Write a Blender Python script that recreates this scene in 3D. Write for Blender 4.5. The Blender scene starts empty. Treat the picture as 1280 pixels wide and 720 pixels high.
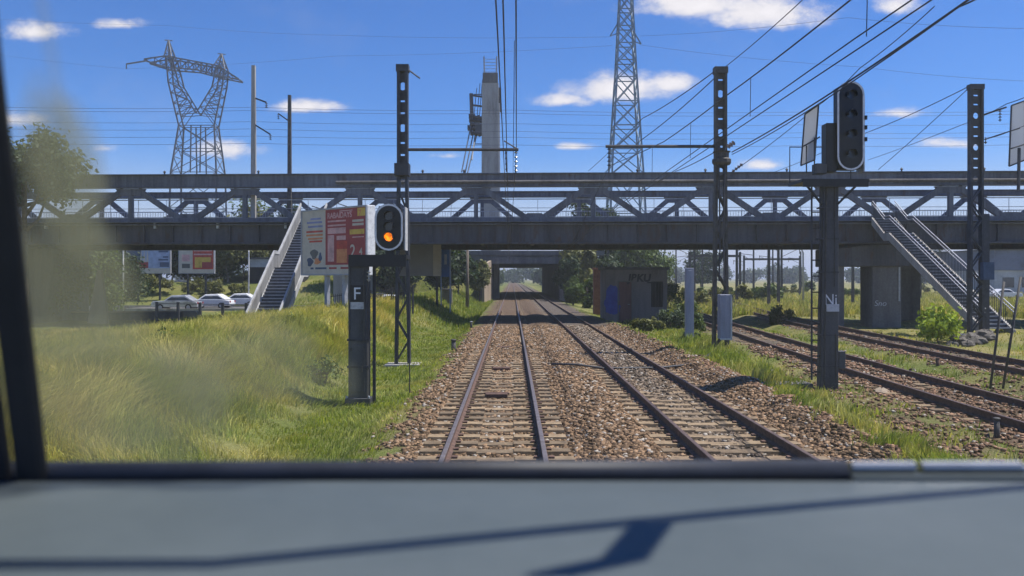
import bpy, math, random
import numpy as np
from mathutils import Vector, Matrix

random.seed(7)
RNG = np.random.default_rng(11)
scene = bpy.context.scene
COL = scene.collection
R = math.radians
EYE = 2.61            # camera height above the rail heads
F = 1000.0            # focal length in photograph pixels


def at(px, py, d):
    """A point d metres ahead that the photograph shows at px, py."""
    return Vector(((px - 640) * d / F, d, EYE + (348 - py) * d / F))


# ------------------------------------------------------------------ helpers
def tag(o, label=None, cat=None, group=None, kind=None):
    if label: o['label'] = label
    if cat: o['category'] = cat
    if group: o['group'] = group
    if kind: o['kind'] = kind
    return o


def empty(name, loc, label, cat, group=None, rz=0.0):
    o = bpy.data.objects.new(name, None)
    o.empty_display_size = 0.3
    o.location = loc
    o.rotation_euler = (0, 0, rz)
    COL.objects.link(o)
    return tag(o, label, cat, group)


class MB:
    """Collects boxes, bars, tubes and plates; build() links them as ONE mesh object."""

    def __init__(self, origin=(0, 0, 0)):
        self.v, self.f, self.m = [], [], []
        self.o = Vector(origin)

    def _add(self, vs, fs, mi=0):
        b = len(self.v)
        self.v += [tuple(Vector(p) - self.o) for p in vs]
        self.f += [tuple(b + i for i in q) for q in fs]
        self.m += [mi] * len(fs)

    def hexa(self, p, mi=0):       # 4 bottom corners, 4 top corners
        self._add(p, [(3, 2, 1, 0), (4, 5, 6, 7), (0, 1, 5, 4), (1, 2, 6, 5), (2, 3, 7, 6), (3, 0, 4, 7)], mi)

    def box(self, x0, x1, y0, y1, z0, z1, mi=0):
        self.hexa([(x0, y0, z0), (x1, y0, z0), (x1, y1, z0), (x0, y1, z0),
                   (x0, y0, z1), (x1, y0, z1), (x1, y1, z1), (x0, y1, z1)], mi)

    def beam(self, p0, p1, w, h=None, up=(0, 0, 1), mi=0, w1=None, h1=None):
        h = h or w
        w1 = w1 or w
        h1 = h1 or h
        p0, p1 = Vector(p0), Vector(p1)
        d = (p1 - p0).normalized()
        u = Vector(up)
        if abs(d.dot(u)) > 0.95:
            u = Vector((0, 1, 0))
        s = d.cross(u).normalized()
        t = s.cross(d).normalized()
        q = []
        for p, a, b in ((p0, w, h), (p1, w1, h1)):
            q += [p - s * a / 2 - t * b / 2, p + s * a / 2 - t * b / 2, p + s * a / 2 + t * b / 2, p - s * a / 2 + t * b / 2]
        self.hexa(q, mi)

    def tube(self, pts, r, n=6, mi=0, r1=None, cap=True):
        pts = [Vector(p) for p in pts]
        r1 = r if r1 is None else r1
        rings = []
        prev = None
        for i, p in enumerate(pts):
            a = pts[max(0, i - 1)]
            b = pts[min(len(pts) - 1, i + 1)]
            d = (b - a).normalized()
            if prev is None:
                u = Vector((0, 0, 1)) if abs(d.z) < 0.9 else Vector((1, 0, 0))
                s = d.cross(u).normalized()
            else:
                s = (prev - d * prev.dot(d)).normalized()
            prev = s
            t = d.cross(s)
            k = r + (r1 - r) * i / max(1, len(pts) - 1)
            rings.append([p + s * (k * math.cos(2 * math.pi * j / n)) + t * (k * math.sin(2 * math.pi * j / n)) for j in range(n)])
        vs = [q for ring in rings for q in ring]
        fs = []
        for i in range(len(rings) - 1):
            for j in range(n):
                a, b = i * n + j, i * n + (j + 1) % n
                fs.append((a, b, b + n, a + n))
        if cap:
            fs.append(tuple(range(n))[::-1])
            fs.append(tuple((len(rings) - 1) * n + j for j in range(n)))
        self._add(vs, fs, mi)

    def prism(self, poly, a, b, mi=0):
        """Closed polygon poly (list of 3D points) swept from offset a to offset b."""
        a, b = Vector(a), Vector(b)
        n = len(poly)
        vs = [Vector(p) + a for p in poly] + [Vector(p) + b for p in poly]
        fs = [tuple(range(n))[::-1], tuple(range(n, 2 * n))]
        fs += [(i, (i + 1) % n, n + (i + 1) % n, n + i) for i in range(n)]
        self._add(vs, fs, mi)

    def lathe(self, c, prof, n=12, mi=0):
        """profile of (radius, z) about the vertical through c"""
        c = Vector(c)
        vs = [c + Vector((r * math.cos(2 * math.pi * j / n), r * math.sin(2 * math.pi * j / n), z)) for r, z in prof for j in range(n)]
        fs = []
        for i in range(len(prof) - 1):
            for j in range(n):
                a, b = i * n + j, i * n + (j + 1) % n
                fs.append((a, b, b + n, a + n))
        fs.append(tuple(range(n))[::-1])
        fs.append(tuple((len(prof) - 1) * n + j for j in range(n)))
        self._add(vs, fs, mi)

    def quad(self, a, b, c, d, mi=0):
        self._add([a, b, c, d], [(0, 1, 2, 3)], mi)

    def build(self, name, mats, parent=None, smooth=False, bevel=0.0):
        me = bpy.data.meshes.new(name)
        me.from_pydata(self.v, [], self.f)
        for m in (mats if isinstance(mats, (list, tuple)) else [mats]):
            me.materials.append(m)
        me.polygons.foreach_set('material_index', self.m)
        if smooth:
            me.polygons.foreach_set('use_smooth', [True] * len(self.f))
        me.update()
        o = bpy.data.objects.new(name, me)
        COL.objects.link(o)
        if parent is not None:
            o.parent = parent
        if parent is None:
            o.location = self.o
        if bevel:
            bm = o.modifiers.new('edge', 'BEVEL')
            bm.width = bevel
            bm.segments = 2
            bm.limit_method = 'ANGLE'
        return o


def np_mesh(name, V, Fq, mats, parent=None, tint=None, mi=None, loc=(0, 0, 0), smooth=False):
    V = np.asarray(V, dtype=np.float32)
    Fq = np.asarray(Fq, dtype=np.int32)
    k = Fq.shape[1]
    me = bpy.data.meshes.new(name)
    me.vertices.add(len(V))
    me.vertices.foreach_set('co', V.ravel())
    me.loops.add(Fq.size)
    me.loops.foreach_set('vertex_index', Fq.ravel())
    me.polygons.add(len(Fq))
    me.polygons.foreach_set('loop_start', np.arange(0, Fq.size, k, dtype=np.int32))
    me.polygons.foreach_set('loop_total', np.full(len(Fq), k, dtype=np.int32))
    if smooth:
        me.polygons.foreach_set('use_smooth', np.ones(len(Fq), dtype=bool))
    for m in (mats if isinstance(mats, (list, tuple)) else [mats]):
        me.materials.append(m)
    if mi is not None:
        me.polygons.foreach_set('material_index', np.asarray(mi, dtype=np.int32))
    me.update(calc_edges=True)
    if tint is not None:
        a = me.attributes.new('tint', 'FLOAT_COLOR', 'POINT')
        t = np.ones((len(V), 4), dtype=np.float32)
        t[:, :tint.shape[1]] = tint
        a.data.foreach_set('color', t.ravel())
    o = bpy.data.objects.new(name, me)
    o.location = loc
    COL.objects.link(o)
    if parent is not None:
        o.parent = parent
    return o


def copy_tree(o, parent=None):
    c = o.copy()
    COL.objects.link(c)
    if parent is not None:
        c.parent = parent
    for ch in list(o.children):
        copy_tree(ch, c)
    return c


# ------------------------------------------------------------------ materials
def new_mat(name):
    m = bpy.data.materials.new(name)
    m.use_nodes = True
    nt = m.node_tree
    nt.nodes.clear()
    out = nt.nodes.new('ShaderNodeOutputMaterial')
    b = nt.nodes.new('ShaderNodeBsdfPrincipled')
    nt.links.new(b.outputs[0], out.inputs[0])
    return m, nt, b, out


def noise(nt, vec, scale, detail=5, rough=0.6):
    n = nt.nodes.new('ShaderNodeTexNoise')
    n.inputs['Scale'].default_value = scale
    n.inputs['Detail'].default_value = detail
    n.inputs['Roughness'].default_value = rough
    nt.links.new(vec, n.inputs['Vector'])
    return n.outputs['Fac']


def ramp(nt, fac, stops):
    r = nt.nodes.new('ShaderNodeValToRGB')
    e = r.color_ramp.elements
    while len(e) < len(stops):
        e.new(0.5)
    for i, (p, c) in enumerate(stops):
        e[i].position = p
        e[i].color = (c[0], c[1], c[2], 1) if not isinstance(c, (int, float)) else (c, c, c, 1)
    nt.links.new(fac, r.inputs[0])
    return r.outputs[0]


def mixc(nt, fac, a, b, mode='MIX'):
    n = nt.nodes.new('ShaderNodeMix')
    n.data_type = 'RGBA'
    n.blend_type = mode
    for s, v in ((0, fac), (6, a), (7, b)):
        if hasattr(v, 'is_output'):
            nt.links.new(v, n.inputs[s])
        else:
            n.inputs[s].default_value = v if s == 0 else (v[0], v[1], v[2], 1)
    return n.outputs[2]


def math_n(nt, op, a, b=None, c=None):
    n = nt.nodes.new('ShaderNodeMath')
    n.operation = op
    for i, v in enumerate((a, b, c)):
        if v is None:
            continue
        if hasattr(v, 'is_output'):
            nt.links.new(v, n.inputs[i])
        else:
            n.inputs[i].default_value = v
    return n.outputs[0]


def bump(nt, b, h, strength=0.3, dist=0.02):
    n = nt.nodes.new('ShaderNodeBump')
    n.inputs['Strength'].default_value = strength
    n.inputs['Distance'].default_value = dist
    nt.links.new(h, n.inputs['Height'])
    nt.links.new(n.outputs[0], b.inputs['Normal'])


def worn(name, base, dark=None, light=None, scale=3.0, rough=0.7, metal=0.0, bstr=0.2, bdist=0.01, streak=False, spec=0.4):
    """A plain material with uneven weathering."""
    m, nt, b, _ = new_mat(name)
    dark = dark or tuple(c * 0.6 for c in base)
    light = light or tuple(min(1, c * 1.35) for c in base)
    g = nt.nodes.new('ShaderNodeNewGeometry')
    vec = g.outputs['Position']
    if streak:
        mp = nt.nodes.new('ShaderNodeMapping')
        mp.inputs['Scale'].default_value = (1, 1, 0.18)
        nt.links.new(vec, mp.inputs[0])
        vec = mp.outputs[0]
    n1 = noise(nt, vec, scale, 6, 0.65)
    n2 = noise(nt, g.outputs['Position'], scale * 9, 4, 0.6)
    f = math_n(nt, 'ADD', math_n(nt, 'MULTIPLY', n1, 0.75), math_n(nt, 'MULTIPLY', n2, 0.25))
    c = ramp(nt, f, [(0.33, dark), (0.5, base), (0.68, light)])
    nt.links.new(c, b.inputs['Base Color'])
    b.inputs['Roughness'].default_value = rough
    b.inputs['Metallic'].default_value = metal
    b.inputs['Specular IOR Level'].default_value = spec
    if bstr:
        bump(nt, b, n2, bstr, bdist)
    return m


def rusty(name, base, dark, light, rust, scale, amount):
    m = worn(name, base, dark, light, scale, 0.65, streak=True)
    nt = m.node_tree
    b = next(n for n in nt.nodes if n.type == 'BSDF_PRINCIPLED')
    src = b.inputs['Base Color'].links[0].from_socket
    g = nt.nodes.new('ShaderNodeNewGeometry')
    mp = nt.nodes.new('ShaderNodeMapping')
    mp.inputs['Scale'].default_value = (1, 1, 0.3)
    nt.links.new(g.outputs['Position'], mp.inputs[0])
    a = noise(nt, mp.outputs[0], 1.7, 8, 0.72)
    mk = ramp(nt, a, [(amount, 0.0), (amount + 0.09, 0.85)])
    c = mixc(nt, mk, src, rust)
    mp2 = nt.nodes.new('ShaderNodeMapping')
    mp2.inputs['Scale'].default_value = (6, 6, 0.25)
    nt.links.new(g.outputs['Position'], mp2.inputs[0])
    st = ramp(nt, noise(nt, mp2.outputs[0], 1.0, 4, 0.6), [(0.45, 0.0), (0.75, 0.55)])
    c = mixc(nt, st, c, tuple(x * 0.45 for x in dark))
    nt.links.new(c, b.inputs['Base Color'])
    return m


def foliage_mat(name, trans=0.35, gain=1.0):
    """Leaves and blades: their own tint per leaf, some light passing through."""
    m, nt, b, out = new_mat(name)
    a = nt.nodes.new('ShaderNodeAttribute')
    a.attribute_name = 'tint'
    col = a.outputs['Color']
    b.inputs['Roughness'].default_value = 0.55
    b.inputs['Specular IOR Level'].default_value = 0.25
    nt.links.new(col, b.inputs['Base Color'])
    t = nt.nodes.new('ShaderNodeBsdfTranslucent')
    nt.links.new(mixc(nt, 1.0, col, (1.0, 1.0, 0.55), 'MULTIPLY'), t.inputs[0])
    mx = nt.nodes.new('ShaderNodeMixShader')
    mx.inputs[0].default_value = trans
    nt.links.new(b.outputs[0], mx.inputs[1])
    nt.links.new(t.outputs[0], mx.inputs[2])
    nt.links.new(mx.outputs[0], out.inputs[0])
    return m


def emit_mat(name, col, strength):
    m, nt, b, _ = new_mat(name)
    b.inputs['Base Color'].default_value = (*col, 1)
    b.inputs['Emission Color'].default_value = (*col, 1)
    b.inputs['Emission Strength'].default_value = strength
    return m


M = {}
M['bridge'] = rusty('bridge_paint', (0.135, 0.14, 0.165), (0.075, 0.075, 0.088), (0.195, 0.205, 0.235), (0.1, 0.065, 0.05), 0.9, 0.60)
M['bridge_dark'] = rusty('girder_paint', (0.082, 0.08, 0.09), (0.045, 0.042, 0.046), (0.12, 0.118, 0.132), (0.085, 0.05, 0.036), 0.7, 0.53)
M['mast'] = worn('mast_steel', (0.045, 0.046, 0.054), (0.026, 0.026, 0.03), (0.07, 0.07, 0.08), 4, 0.55)
M['mast_worn'] = worn('mast_grimy_steel', (0.07, 0.065, 0.06), (0.03, 0.028, 0.027), (0.11, 0.1, 0.09), 4, 0.65)
M['signal'] = worn('signal_black', (0.012, 0.012, 0.016), (0.008, 0.008, 0.01), (0.018, 0.018, 0.023), 3, 0.45)
M['signal_post'] = worn('signal_post_paint', (0.06, 0.061, 0.066), (0.03, 0.03, 0.033), (0.09, 0.092, 0.098), 2, 0.55, streak=True)
M['white'] = worn('white_paint', (0.72, 0.72, 0.72), (0.5, 0.5, 0.5), (0.8, 0.8, 0.8), 6, 0.5)
M['dirty_white'] = worn('dirty_white', (0.5, 0.5, 0.49), (0.3, 0.3, 0.3), (0.62, 0.62, 0.6), 7, 0.6)
M['galv'] = worn('galvanised_steel', (0.36, 0.37, 0.4), (0.25, 0.26, 0.28), (0.45, 0.46, 0.49), 5, 0.5, 0.2)
M['pylon'] = worn('pylon_steel', (0.09, 0.1, 0.12), None, None, 2, 0.5, 0.2)
M['pylon_blue'] = worn('pylon_blue_steel', (0.13, 0.2, 0.27), None, None, 2, 0.5, 0.1)
M['concrete'] = worn('concrete', (0.36, 0.34, 0.31), (0.22, 0.2, 0.18), (0.46, 0.44, 0.41), 1.2, 0.9, bstr=0.35, streak=True)
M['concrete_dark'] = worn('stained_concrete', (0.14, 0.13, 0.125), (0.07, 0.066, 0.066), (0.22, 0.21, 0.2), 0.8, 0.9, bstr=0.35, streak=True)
M['concrete_tan'] = worn('tan_concrete', (0.33, 0.26, 0.19), (0.2, 0.155, 0.115), (0.4, 0.33, 0.25), 1.0, 0.9, bstr=0.3, streak=True)
M['stair_white'] = worn('pale_stair_concrete', (0.42, 0.42, 0.42), (0.2, 0.19, 0.18), (0.55, 0.55, 0.54), 1.6, 0.8, streak=True)
M['tread'] = worn('stair_tread', (0.085, 0.085, 0.092), (0.05, 0.05, 0.053), (0.13, 0.13, 0.13), 3, 0.85)
M['stair_panel'] = worn('stair_panel', (0.22, 0.22, 0.225), (0.12, 0.115, 0.11), (0.3, 0.3, 0.3), 2, 0.8, streak=True)
M['sleeper'] = worn('sleeper_concrete', (0.30, 0.23, 0.15), (0.14, 0.1, 0.066), (0.41, 0.33, 0.23), 5, 0.9, bstr=0.5, bdist=0.01)
def per_object(m, lo, hi):
    nt = m.node_tree
    b = next(n for n in nt.nodes if n.type == 'BSDF_PRINCIPLED')
    src = b.inputs['Base Color'].links[0].from_socket
    oi = nt.nodes.new('ShaderNodeObjectInfo')
    c = ramp(nt, oi.outputs['Random'], [(0.0, lo), (1.0, hi)])
    nt.links.new(mixc(nt, 1.0, src, c, 'MULTIPLY'), b.inputs['Base Color'])


per_object(M['sleeper'], (0.46, 0.43, 0.40), (0.92, 0.86, 0.78))
M['rust'] = worn('rail_rust', (0.105, 0.06, 0.046), (0.055, 0.033, 0.028), (0.17, 0.1, 0.075), 8, 0.85)
M['railtop'] = worn('rail_head_steel', (0.16, 0.135, 0.13), (0.1, 0.075, 0.07), (0.24, 0.22, 0.225), 6, 0.45, 0.3, bstr=0.05)
M['railtop_dull'] = worn('rail_head_rusty', (0.10, 0.066, 0.056), (0.06, 0.04, 0.035), (0.15, 0.105, 0.09), 6, 0.6, 0.2, bstr=0.05)
M['wire'] = worn('wire_copper_dark', (0.045, 0.045, 0.055), None, None, 2, 0.5, 0.3, bstr=0)
M['wire_far'] = worn('wire_aluminium', (0.09, 0.1, 0.14), None, None, 2, 0.5, 0.2, bstr=0)
M['insul'] = worn('insulator_glass', (0.06, 0.05, 0.05), None, None, 6, 0.25)
M['hut'] = worn('hut_render', (0.21, 0.185, 0.18), (0.12, 0.105, 0.105), (0.27, 0.245, 0.23), 1.0, 0.9, bstr=0.35, streak=True)
M['hut_roof'] = worn('hut_roof', (0.1, 0.1, 0.105), None, None, 2, 0.9)
M['door'] = worn('door_oxblood', (0.17, 0.075, 0.07), (0.09, 0.045, 0.045), (0.24, 0.12, 0.11), 3, 0.7, streak=True)
M['dark'] = worn('dark_opening', (0.02, 0.02, 0.022), None, None, 3, 0.8)
M['spray_black'] = worn('spray_paint_black', (0.03, 0.03, 0.035), None, None, 9, 0.8)
M['spray_blue'] = worn('spray_paint_blue', (0.03, 0.06, 0.32), (0.02, 0.04, 0.2), (0.05, 0.12, 0.42), 2, 0.7)
M['spray_white'] = worn('spray_paint_white', (0.5, 0.5, 0.52), None, None, 9, 0.8)
M['bark'] = worn('bark', (0.13, 0.1, 0.075), (0.06, 0.045, 0.035), (0.2, 0.16, 0.12), 5, 0.95, bstr=0.6, bdist=0.03)
M['bark_pale'] = worn('pale_bark', (0.30, 0.25, 0.18), (0.16, 0.13, 0.09), (0.4, 0.34, 0.26), 5, 0.95, bstr=0.6, bdist=0.03)
M['wood'] = worn('grey_wood', (0.14, 0.115, 0.09), (0.07, 0.055, 0.045), (0.2, 0.17, 0.14), 5, 0.9, streak=True)
M['asphalt'] = worn('asphalt', (0.11, 0.105, 0.1), (0.07, 0.068, 0.065), (0.16, 0.15, 0.14), 0.6, 0.9, bstr=0.3)
M['brick'] = worn('brick', (0.27, 0.12, 0.085), (0.17, 0.08, 0.06), (0.36, 0.18, 0.13), 6, 0.9)
M['poster_white'] = worn('poster_paper', (0.56, 0.50, 0.40), (0.46, 0.41, 0.33), (0.62, 0.56, 0.46), 2, 0.5, bstr=0)
M['poster_maroon'] = worn('poster_maroon', (0.34, 0.045, 0.045), (0.28, 0.038, 0.04), (0.40, 0.055, 0.055), 2, 0.5, bstr=0)
M['poster_red'] = worn('poster_red', (0.50, 0.06, 0.035), None, None, 2, 0.5, bstr=0)
M['poster_orange'] = worn('poster_orange', (0.62, 0.22, 0.08), None, (0.7, 0.3, 0.12), 2, 0.5, bstr=0)
M['poster_yellow'] = worn('poster_yellow', (0.66, 0.42, 0.06), None, (0.72, 0.5, 0.1), 2, 0.5, bstr=0)
M['poster_pink'] = worn('poster_pink', (0.62, 0.36, 0.34), None, None, 2, 0.5, bstr=0)
M['poster_blue'] = worn('poster_blue', (0.24, 0.26, 0.45), None, None, 2, 0.5, bstr=0)
M['poster_sky'] = worn('poster_pale_blue', (0.33, 0.4, 0.55), None, None, 1.5, 0.5, bstr=0)
M['poster_navy'] = worn('poster_navy', (0.06, 0.09, 0.16), None, None, 1.5, 0.5, bstr=0)
M['banner_blue'] = worn('banner_blue', (0.03, 0.13, 0.42), None, None, 1.5, 0.5, bstr=0)
M['grey_panel'] = worn('grey_panel', (0.30, 0.30, 0.31), (0.25, 0.25, 0.26), (0.34, 0.34, 0.35), 0.8, 0.7, bstr=0)
M['grey_box'] = worn('grey_cabinet', (0.27, 0.28, 0.34), (0.19, 0.2, 0.24), (0.34, 0.35, 0.41), 3, 0.6, streak=True)
M['car_silver'] = worn('car_silver', (0.5, 0.51, 0.53), None, None, 1, 0.25, 0.4, bstr=0)
M['car_white'] = worn('car_white', (0.72, 0.72, 0.72), (0.66, 0.66, 0.66), (0.76, 0.76, 0.76), 1, 0.25, 0, bstr=0)
M['car_dark'] = worn('car_anthracite', (0.09, 0.095, 0.1), None, None, 1, 0.25, 0.3, bstr=0)
M['glass_dark'] = worn('car_glass', (0.03, 0.035, 0.04), None, None, 1, 0.06, 0, bstr=0, spec=0.6)
M['tyre'] = worn('tyre', (0.025, 0.025, 0.025), None, None, 6, 0.9)
M['lens_red'] = worn('lens_red', (0.35, 0.02, 0.02), None, None, 2, 0.2, bstr=0)
M['lens_dark'] = worn('lens_dark', (0.02, 0.022, 0.03), None, None, 2, 0.15, bstr=0, spec=0.6)
M['amber'] = emit_mat('amber_lamp', (1.0, 0.20, 0.005), 0.75)
_nt = M['amber'].node_tree
_b = next(n for n in _nt.nodes if n.type == 'BSDF_PRINCIPLED')
_g = _nt.nodes.new('ShaderNodeNewGeometry')
_nt.links.new(ramp(_nt, noise(_nt, _g.outputs['Position'], 13.0, 3, 0.7), [(0.36, 0.12), (0.6, 1.5)]), _b.inputs['Emission Strength'])
M['building'] = worn('building_slate', (0.12, 0.14, 0.2), None, None, 0.2, 0.6)
M['building_pale'] = worn('building_pale', (0.42, 0.43, 0.45), None, None, 0.2, 0.7)
M['rock'] = worn('rock', (0.13, 0.115, 0.1), (0.07, 0.06, 0.05), (0.2, 0.18, 0.155), 4, 0.95, bstr=0.6, bdist=0.03)
M['leaf'] = foliage_mat('leaf', 0.3)
M['blade'] = foliage_mat('grass_blade', 0.45)
M['dash'] = worn('dashboard_plastic', (0.072, 0.089, 0.093), (0.064, 0.080, 0.084), (0.082, 0.099, 0.103), 5, 0.6, bstr=0.05, bdist=0.001, spec=0.3)
M['rubber'] = worn('seal_rubber', (0.014, 0.017, 0.026), None, None, 14, 0.55, bstr=0.1, bdist=0.002)
M['pillar'] = worn('pillar_trim', (0.022, 0.023, 0.024), None, None, 5, 0.6, bstr=0.1, bdist=0.002)
M['trim_metal'] = worn('trim_aluminium', (0.30, 0.31, 0.33), (0.24, 0.25, 0.27), (0.36, 0.37, 0.39), 6, 0.26, 0.9, bstr=0.05, bdist=0.001)

def board_mat():
    m, nt, b, out = new_mat('translucent_board')
    b.inputs['Base Color'].default_value = (0.74, 0.75, 0.76, 1)
    t = nt.nodes.new('ShaderNodeBsdfTranslucent')
    t.inputs[0].default_value = (0.74, 0.75, 0.76, 1)
    mx = nt.nodes.new('ShaderNodeMixShader')
    mx.inputs[0].default_value = 0.55
    nt.links.new(b.outputs[0], mx.inputs[1])
    nt.links.new(t.outputs[0], mx.inputs[2])
    nt.links.new(mx.outputs[0], out.inputs[0])
    return m


M['board'] = board_mat()

# stones and ground -------------------------------------------------
def stone_mat():
    m, nt, b, _ = new_mat('ballast_stone')
    a = nt.nodes.new('ShaderNodeAttribute')
    a.attribute_name = 'tint'
    nt.links.new(a.outputs['Color'], b.inputs['Base Color'])
    b.inputs['Roughness'].default_value = 0.95
    b.inputs['Specular IOR Level'].default_value = 0.2
    return m


M['stone'] = stone_mat()


def ground_mat():
    m, nt, b, _ = new_mat('ground')
    g = nt.nodes.new('ShaderNodeNewGeometry')
    p = g.outputs['Position']
    a = nt.nodes.new('ShaderNodeAttribute')
    a.attribute_name = 'tint'          # r gravel, g dryness, b grey ballast
    sep = nt.nodes.new('ShaderNodeSeparateColor')
    nt.links.new(a.outputs['Color'], sep.inputs[0])
    v = nt.nodes.new('ShaderNodeTexVoronoi')
    v.inputs['Scale'].default_value = 22.0
    nt.links.new(p, v.inputs['Vector'])
    vsep = nt.nodes.new('ShaderNodeSeparateColor')
    nt.links.new(v.outputs['Color'], vsep.inputs[0])
    big = noise(nt, p, 0.35, 5, 0.6)
    fine = noise(nt, p, 9.0, 5, 0.7)
    brown = ramp(nt, vsep.outputs[0], [(0.0, (0.075, 0.048, 0.034)), (0.5, (0.185, 0.122, 0.082)), (1.0, (0.32, 0.23, 0.155))])
    grey = ramp(nt, vsep.outputs[0], [(0.0, (0.08, 0.068, 0.06)), (0.5, (0.165, 0.142, 0.125)), (1.0, (0.28, 0.245, 0.21))])
    bal = mixc(nt, sep.outputs[2], brown, grey)
    bal = mixc(nt, math_n(nt, 'MULTIPLY', math_n(nt, 'SUBTRACT', 1.0, v.outputs['Distance']), 1.0), (0.05, 0.035, 0.028), bal)
    soil_g = ramp(nt, fine, [(0.3, (0.07, 0.085, 0.02)), (0.55, (0.125, 0.15, 0.035)), (0.75, (0.19, 0.2, 0.055))])
    soil_d = ramp(nt, fine, [(0.3, (0.19, 0.155, 0.065)), (0.55, (0.28, 0.24, 0.095)), (0.75, (0.36, 0.31, 0.14))])
    dry = math_n(nt, 'ADD', sep.outputs[1], math_n(nt, 'MULTIPLY', math_n(nt, 'SUBTRACT', big, 0.5), 1.6))
    cl = nt.nodes.new('ShaderNodeClamp')
    nt.links.new(dry, cl.inputs[0])
    soil = mixc(nt, cl.outputs[0], soil_g, soil_d)
    fac = math_n(nt, 'ADD', sep.outputs[0], math_n(nt, 'MULTIPLY', math_n(nt, 'SUBTRACT', fine, 0.5), 0.9))
    cl2 = nt.nodes.new('ShaderNodeClamp')
    nt.links.new(fac, cl2.inputs[0])
    nt.links.new(mixc(nt, cl2.outputs[0], soil, bal), b.inputs['Base Color'])
    b.inputs['Roughness'].default_value = 0.95
    b.inputs['Specular IOR Level'].default_value = 0.15
    h = math_n(nt, 'ADD', math_n(nt, 'MULTIPLY', v.outputs['Distance'], -1.0), fine)
    bump(nt, b, h, 0.7, 0.05)
    return m


M['ground'] = ground_mat()

# ------------------------------------------------------------------ terrain
def sm(a, b, x):
    t = np.clip((x - a) / (b - a), 0, 1)
    return t * t * (3 - 2 * t)


def wav(x, y, s, seed=0):
    """Cheap smooth noise in -1..1."""
    r = np.random.default_rng(seed)
    out = 0
    for k in range(5):
        a, ph = r.uniform(0, 2 * np.pi), r.uniform(0, 6.28)
        fr = r.uniform(0.7, 2.2) / s
        out = out + np.sin((x * np.cos(a) + y * np.sin(a)) * fr * 2 * np.pi + ph)
    return out / 3.0


TRACK_A, TRACK_B = -0.265, 3.66
def yard_a(y):
    return 9.62 + 0.025 * y + 0.0007 * np.minimum(y, 90) ** 2 + 0.12 * np.maximum(y - 90, 0)
def yard_b(y):
    return 14.72 + 0.01 * y + 0.0011 * np.minimum(y, 90) ** 2 + 0.19 * np.maximum(y - 90, 0)


def ground_z(x, y):
    x = np.asarray(x, dtype=float)
    y = np.asarray(y, dtype=float)
    z = np.full(np.broadcast(x, y).shape, -0.45)
    tb = sm(-3.3, -1.9, x) * (1 - sm(6.0, 7.3, x))
    z = z + tb * 0.212
    z = z + tb * 0.07 * sm(22, 36, y + 3.0 * wav(x, y, 4.0, 77)) * (1 - sm(0.85, 1.2, np.abs(np.abs(x - 1.7) - 1.96)) * 0.3)
    z = z + tb * 0.045 * sm(17, 21, y) * (1 - sm(0.5, 0.75, np.abs(x - TRACK_B)))
    z = z + 0.10 * sm(1.0, 1.5, x) * (1 - sm(2.1, 2.6, x))
    for c in (yard_a(y), yard_b(y)):
        z = z + 0.22 * (1 - sm(1.7, 2.7, np.abs(x - c))) * (1 - tb)
    z = z + (0.22 + 0.07 * wav(x, y, 2.2, 5)) * sm(5.0, 6.0, x) * (1 - sm(7.6, 8.6, x)) * (1 - sm(40, 60, y))
    # grassy ridge along the left of the line
    near = 1.2 * sm(-4.3, -7.8, x) * (1 - sm(-8.5, -18, x))
    far = 1.55 * sm(-3.2, -6.8, x) * (1 - sm(-8.0, -12.0, x))
    t = sm(40, 47, y)
    z = z + ((1 - t) * near + t * far * (1 - sm(96, 104, y))) * sm(0, 8, y)
    # banks that carry the road across the line at the short tunnel
    e = sm(99, 107, y) * (1 - sm(163, 172, y))
    z = z + 5.4 * e * (sm(-3.6, -5.2, x) * (1 - sm(-30, -46, x)) + sm(7.2, 8.8, x) * (1 - sm(11.5, 21, x)))
    # low wooded bank behind the road on the left
    z = z + 2.6 * sm(-14, -18, x) * sm(87, 97, y) * (1 - sm(120, 140, y)) * (1 - e)
    # small bank at the foot of the stairs on the right
    z = z + 0.55 * np.exp(-((x - 23.0) / 2.6) ** 2 - ((y - 37) / 3.5) ** 2)
    onl = (1 - tb)
    z = z + onl * (0.05 * wav(x, y, 3.1, 1) + 0.03 * wav(x, y, 0.9, 2)) * (1 - sm(150, 300, y))
    z = z + tb * 0.012 * wav(x, y, 0.7, 3)
    return z


def gz(x, y):
    return float(ground_z(np.array([x]), np.array([y]))[0])


def strip0(x, y):
    return np.exp(-((x - (5.05 + 0.088 * np.minimum(y, 40))) / (0.42 + 0.012 * y)) ** 4)


def gravel_mask(x, y):
    n = wav(x, y, 1.7, 8) * 0.35 + wav(x, y, 0.6, 9) * 0.2
    g = sm(-2.5, -1.7, x + n) * (1 - sm(6.9, 8.0, x + n * 1.6))
    strip = np.exp(-((x - (5.05 + 0.088 * np.minimum(y, 40))) / (0.42 + 0.012 * y)) ** 4) * sm(-0.5, 0.2, wav(x, y, 2.2, 21) + 0.3)    # weedy strip
    g = g * (1 - 0.9 * strip)
    far_weed = sm(21, 29, y) * sm(5.5, 6.3, x)
    g = g * (1 - 0.96 * far_weed)
    for c in (yard_a(y), yard_b(y)):
        g = np.maximum(g, (1 - sm(1.1, 1.9, np.abs(x - c) + n)) * (0.95 - 0.55 * sm(45, 70, y)))
    heap = sm(6.9, 7.7, x) * (1 - sm(11, 18, x)) * (1 - sm(20, 28, y))
    g = np.maximum(g, heap * (1 - strip) * (0.52 + 0.35 * wav(x, y, 2.0, 13)))
    return np.clip(g, 0, 1)


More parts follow.
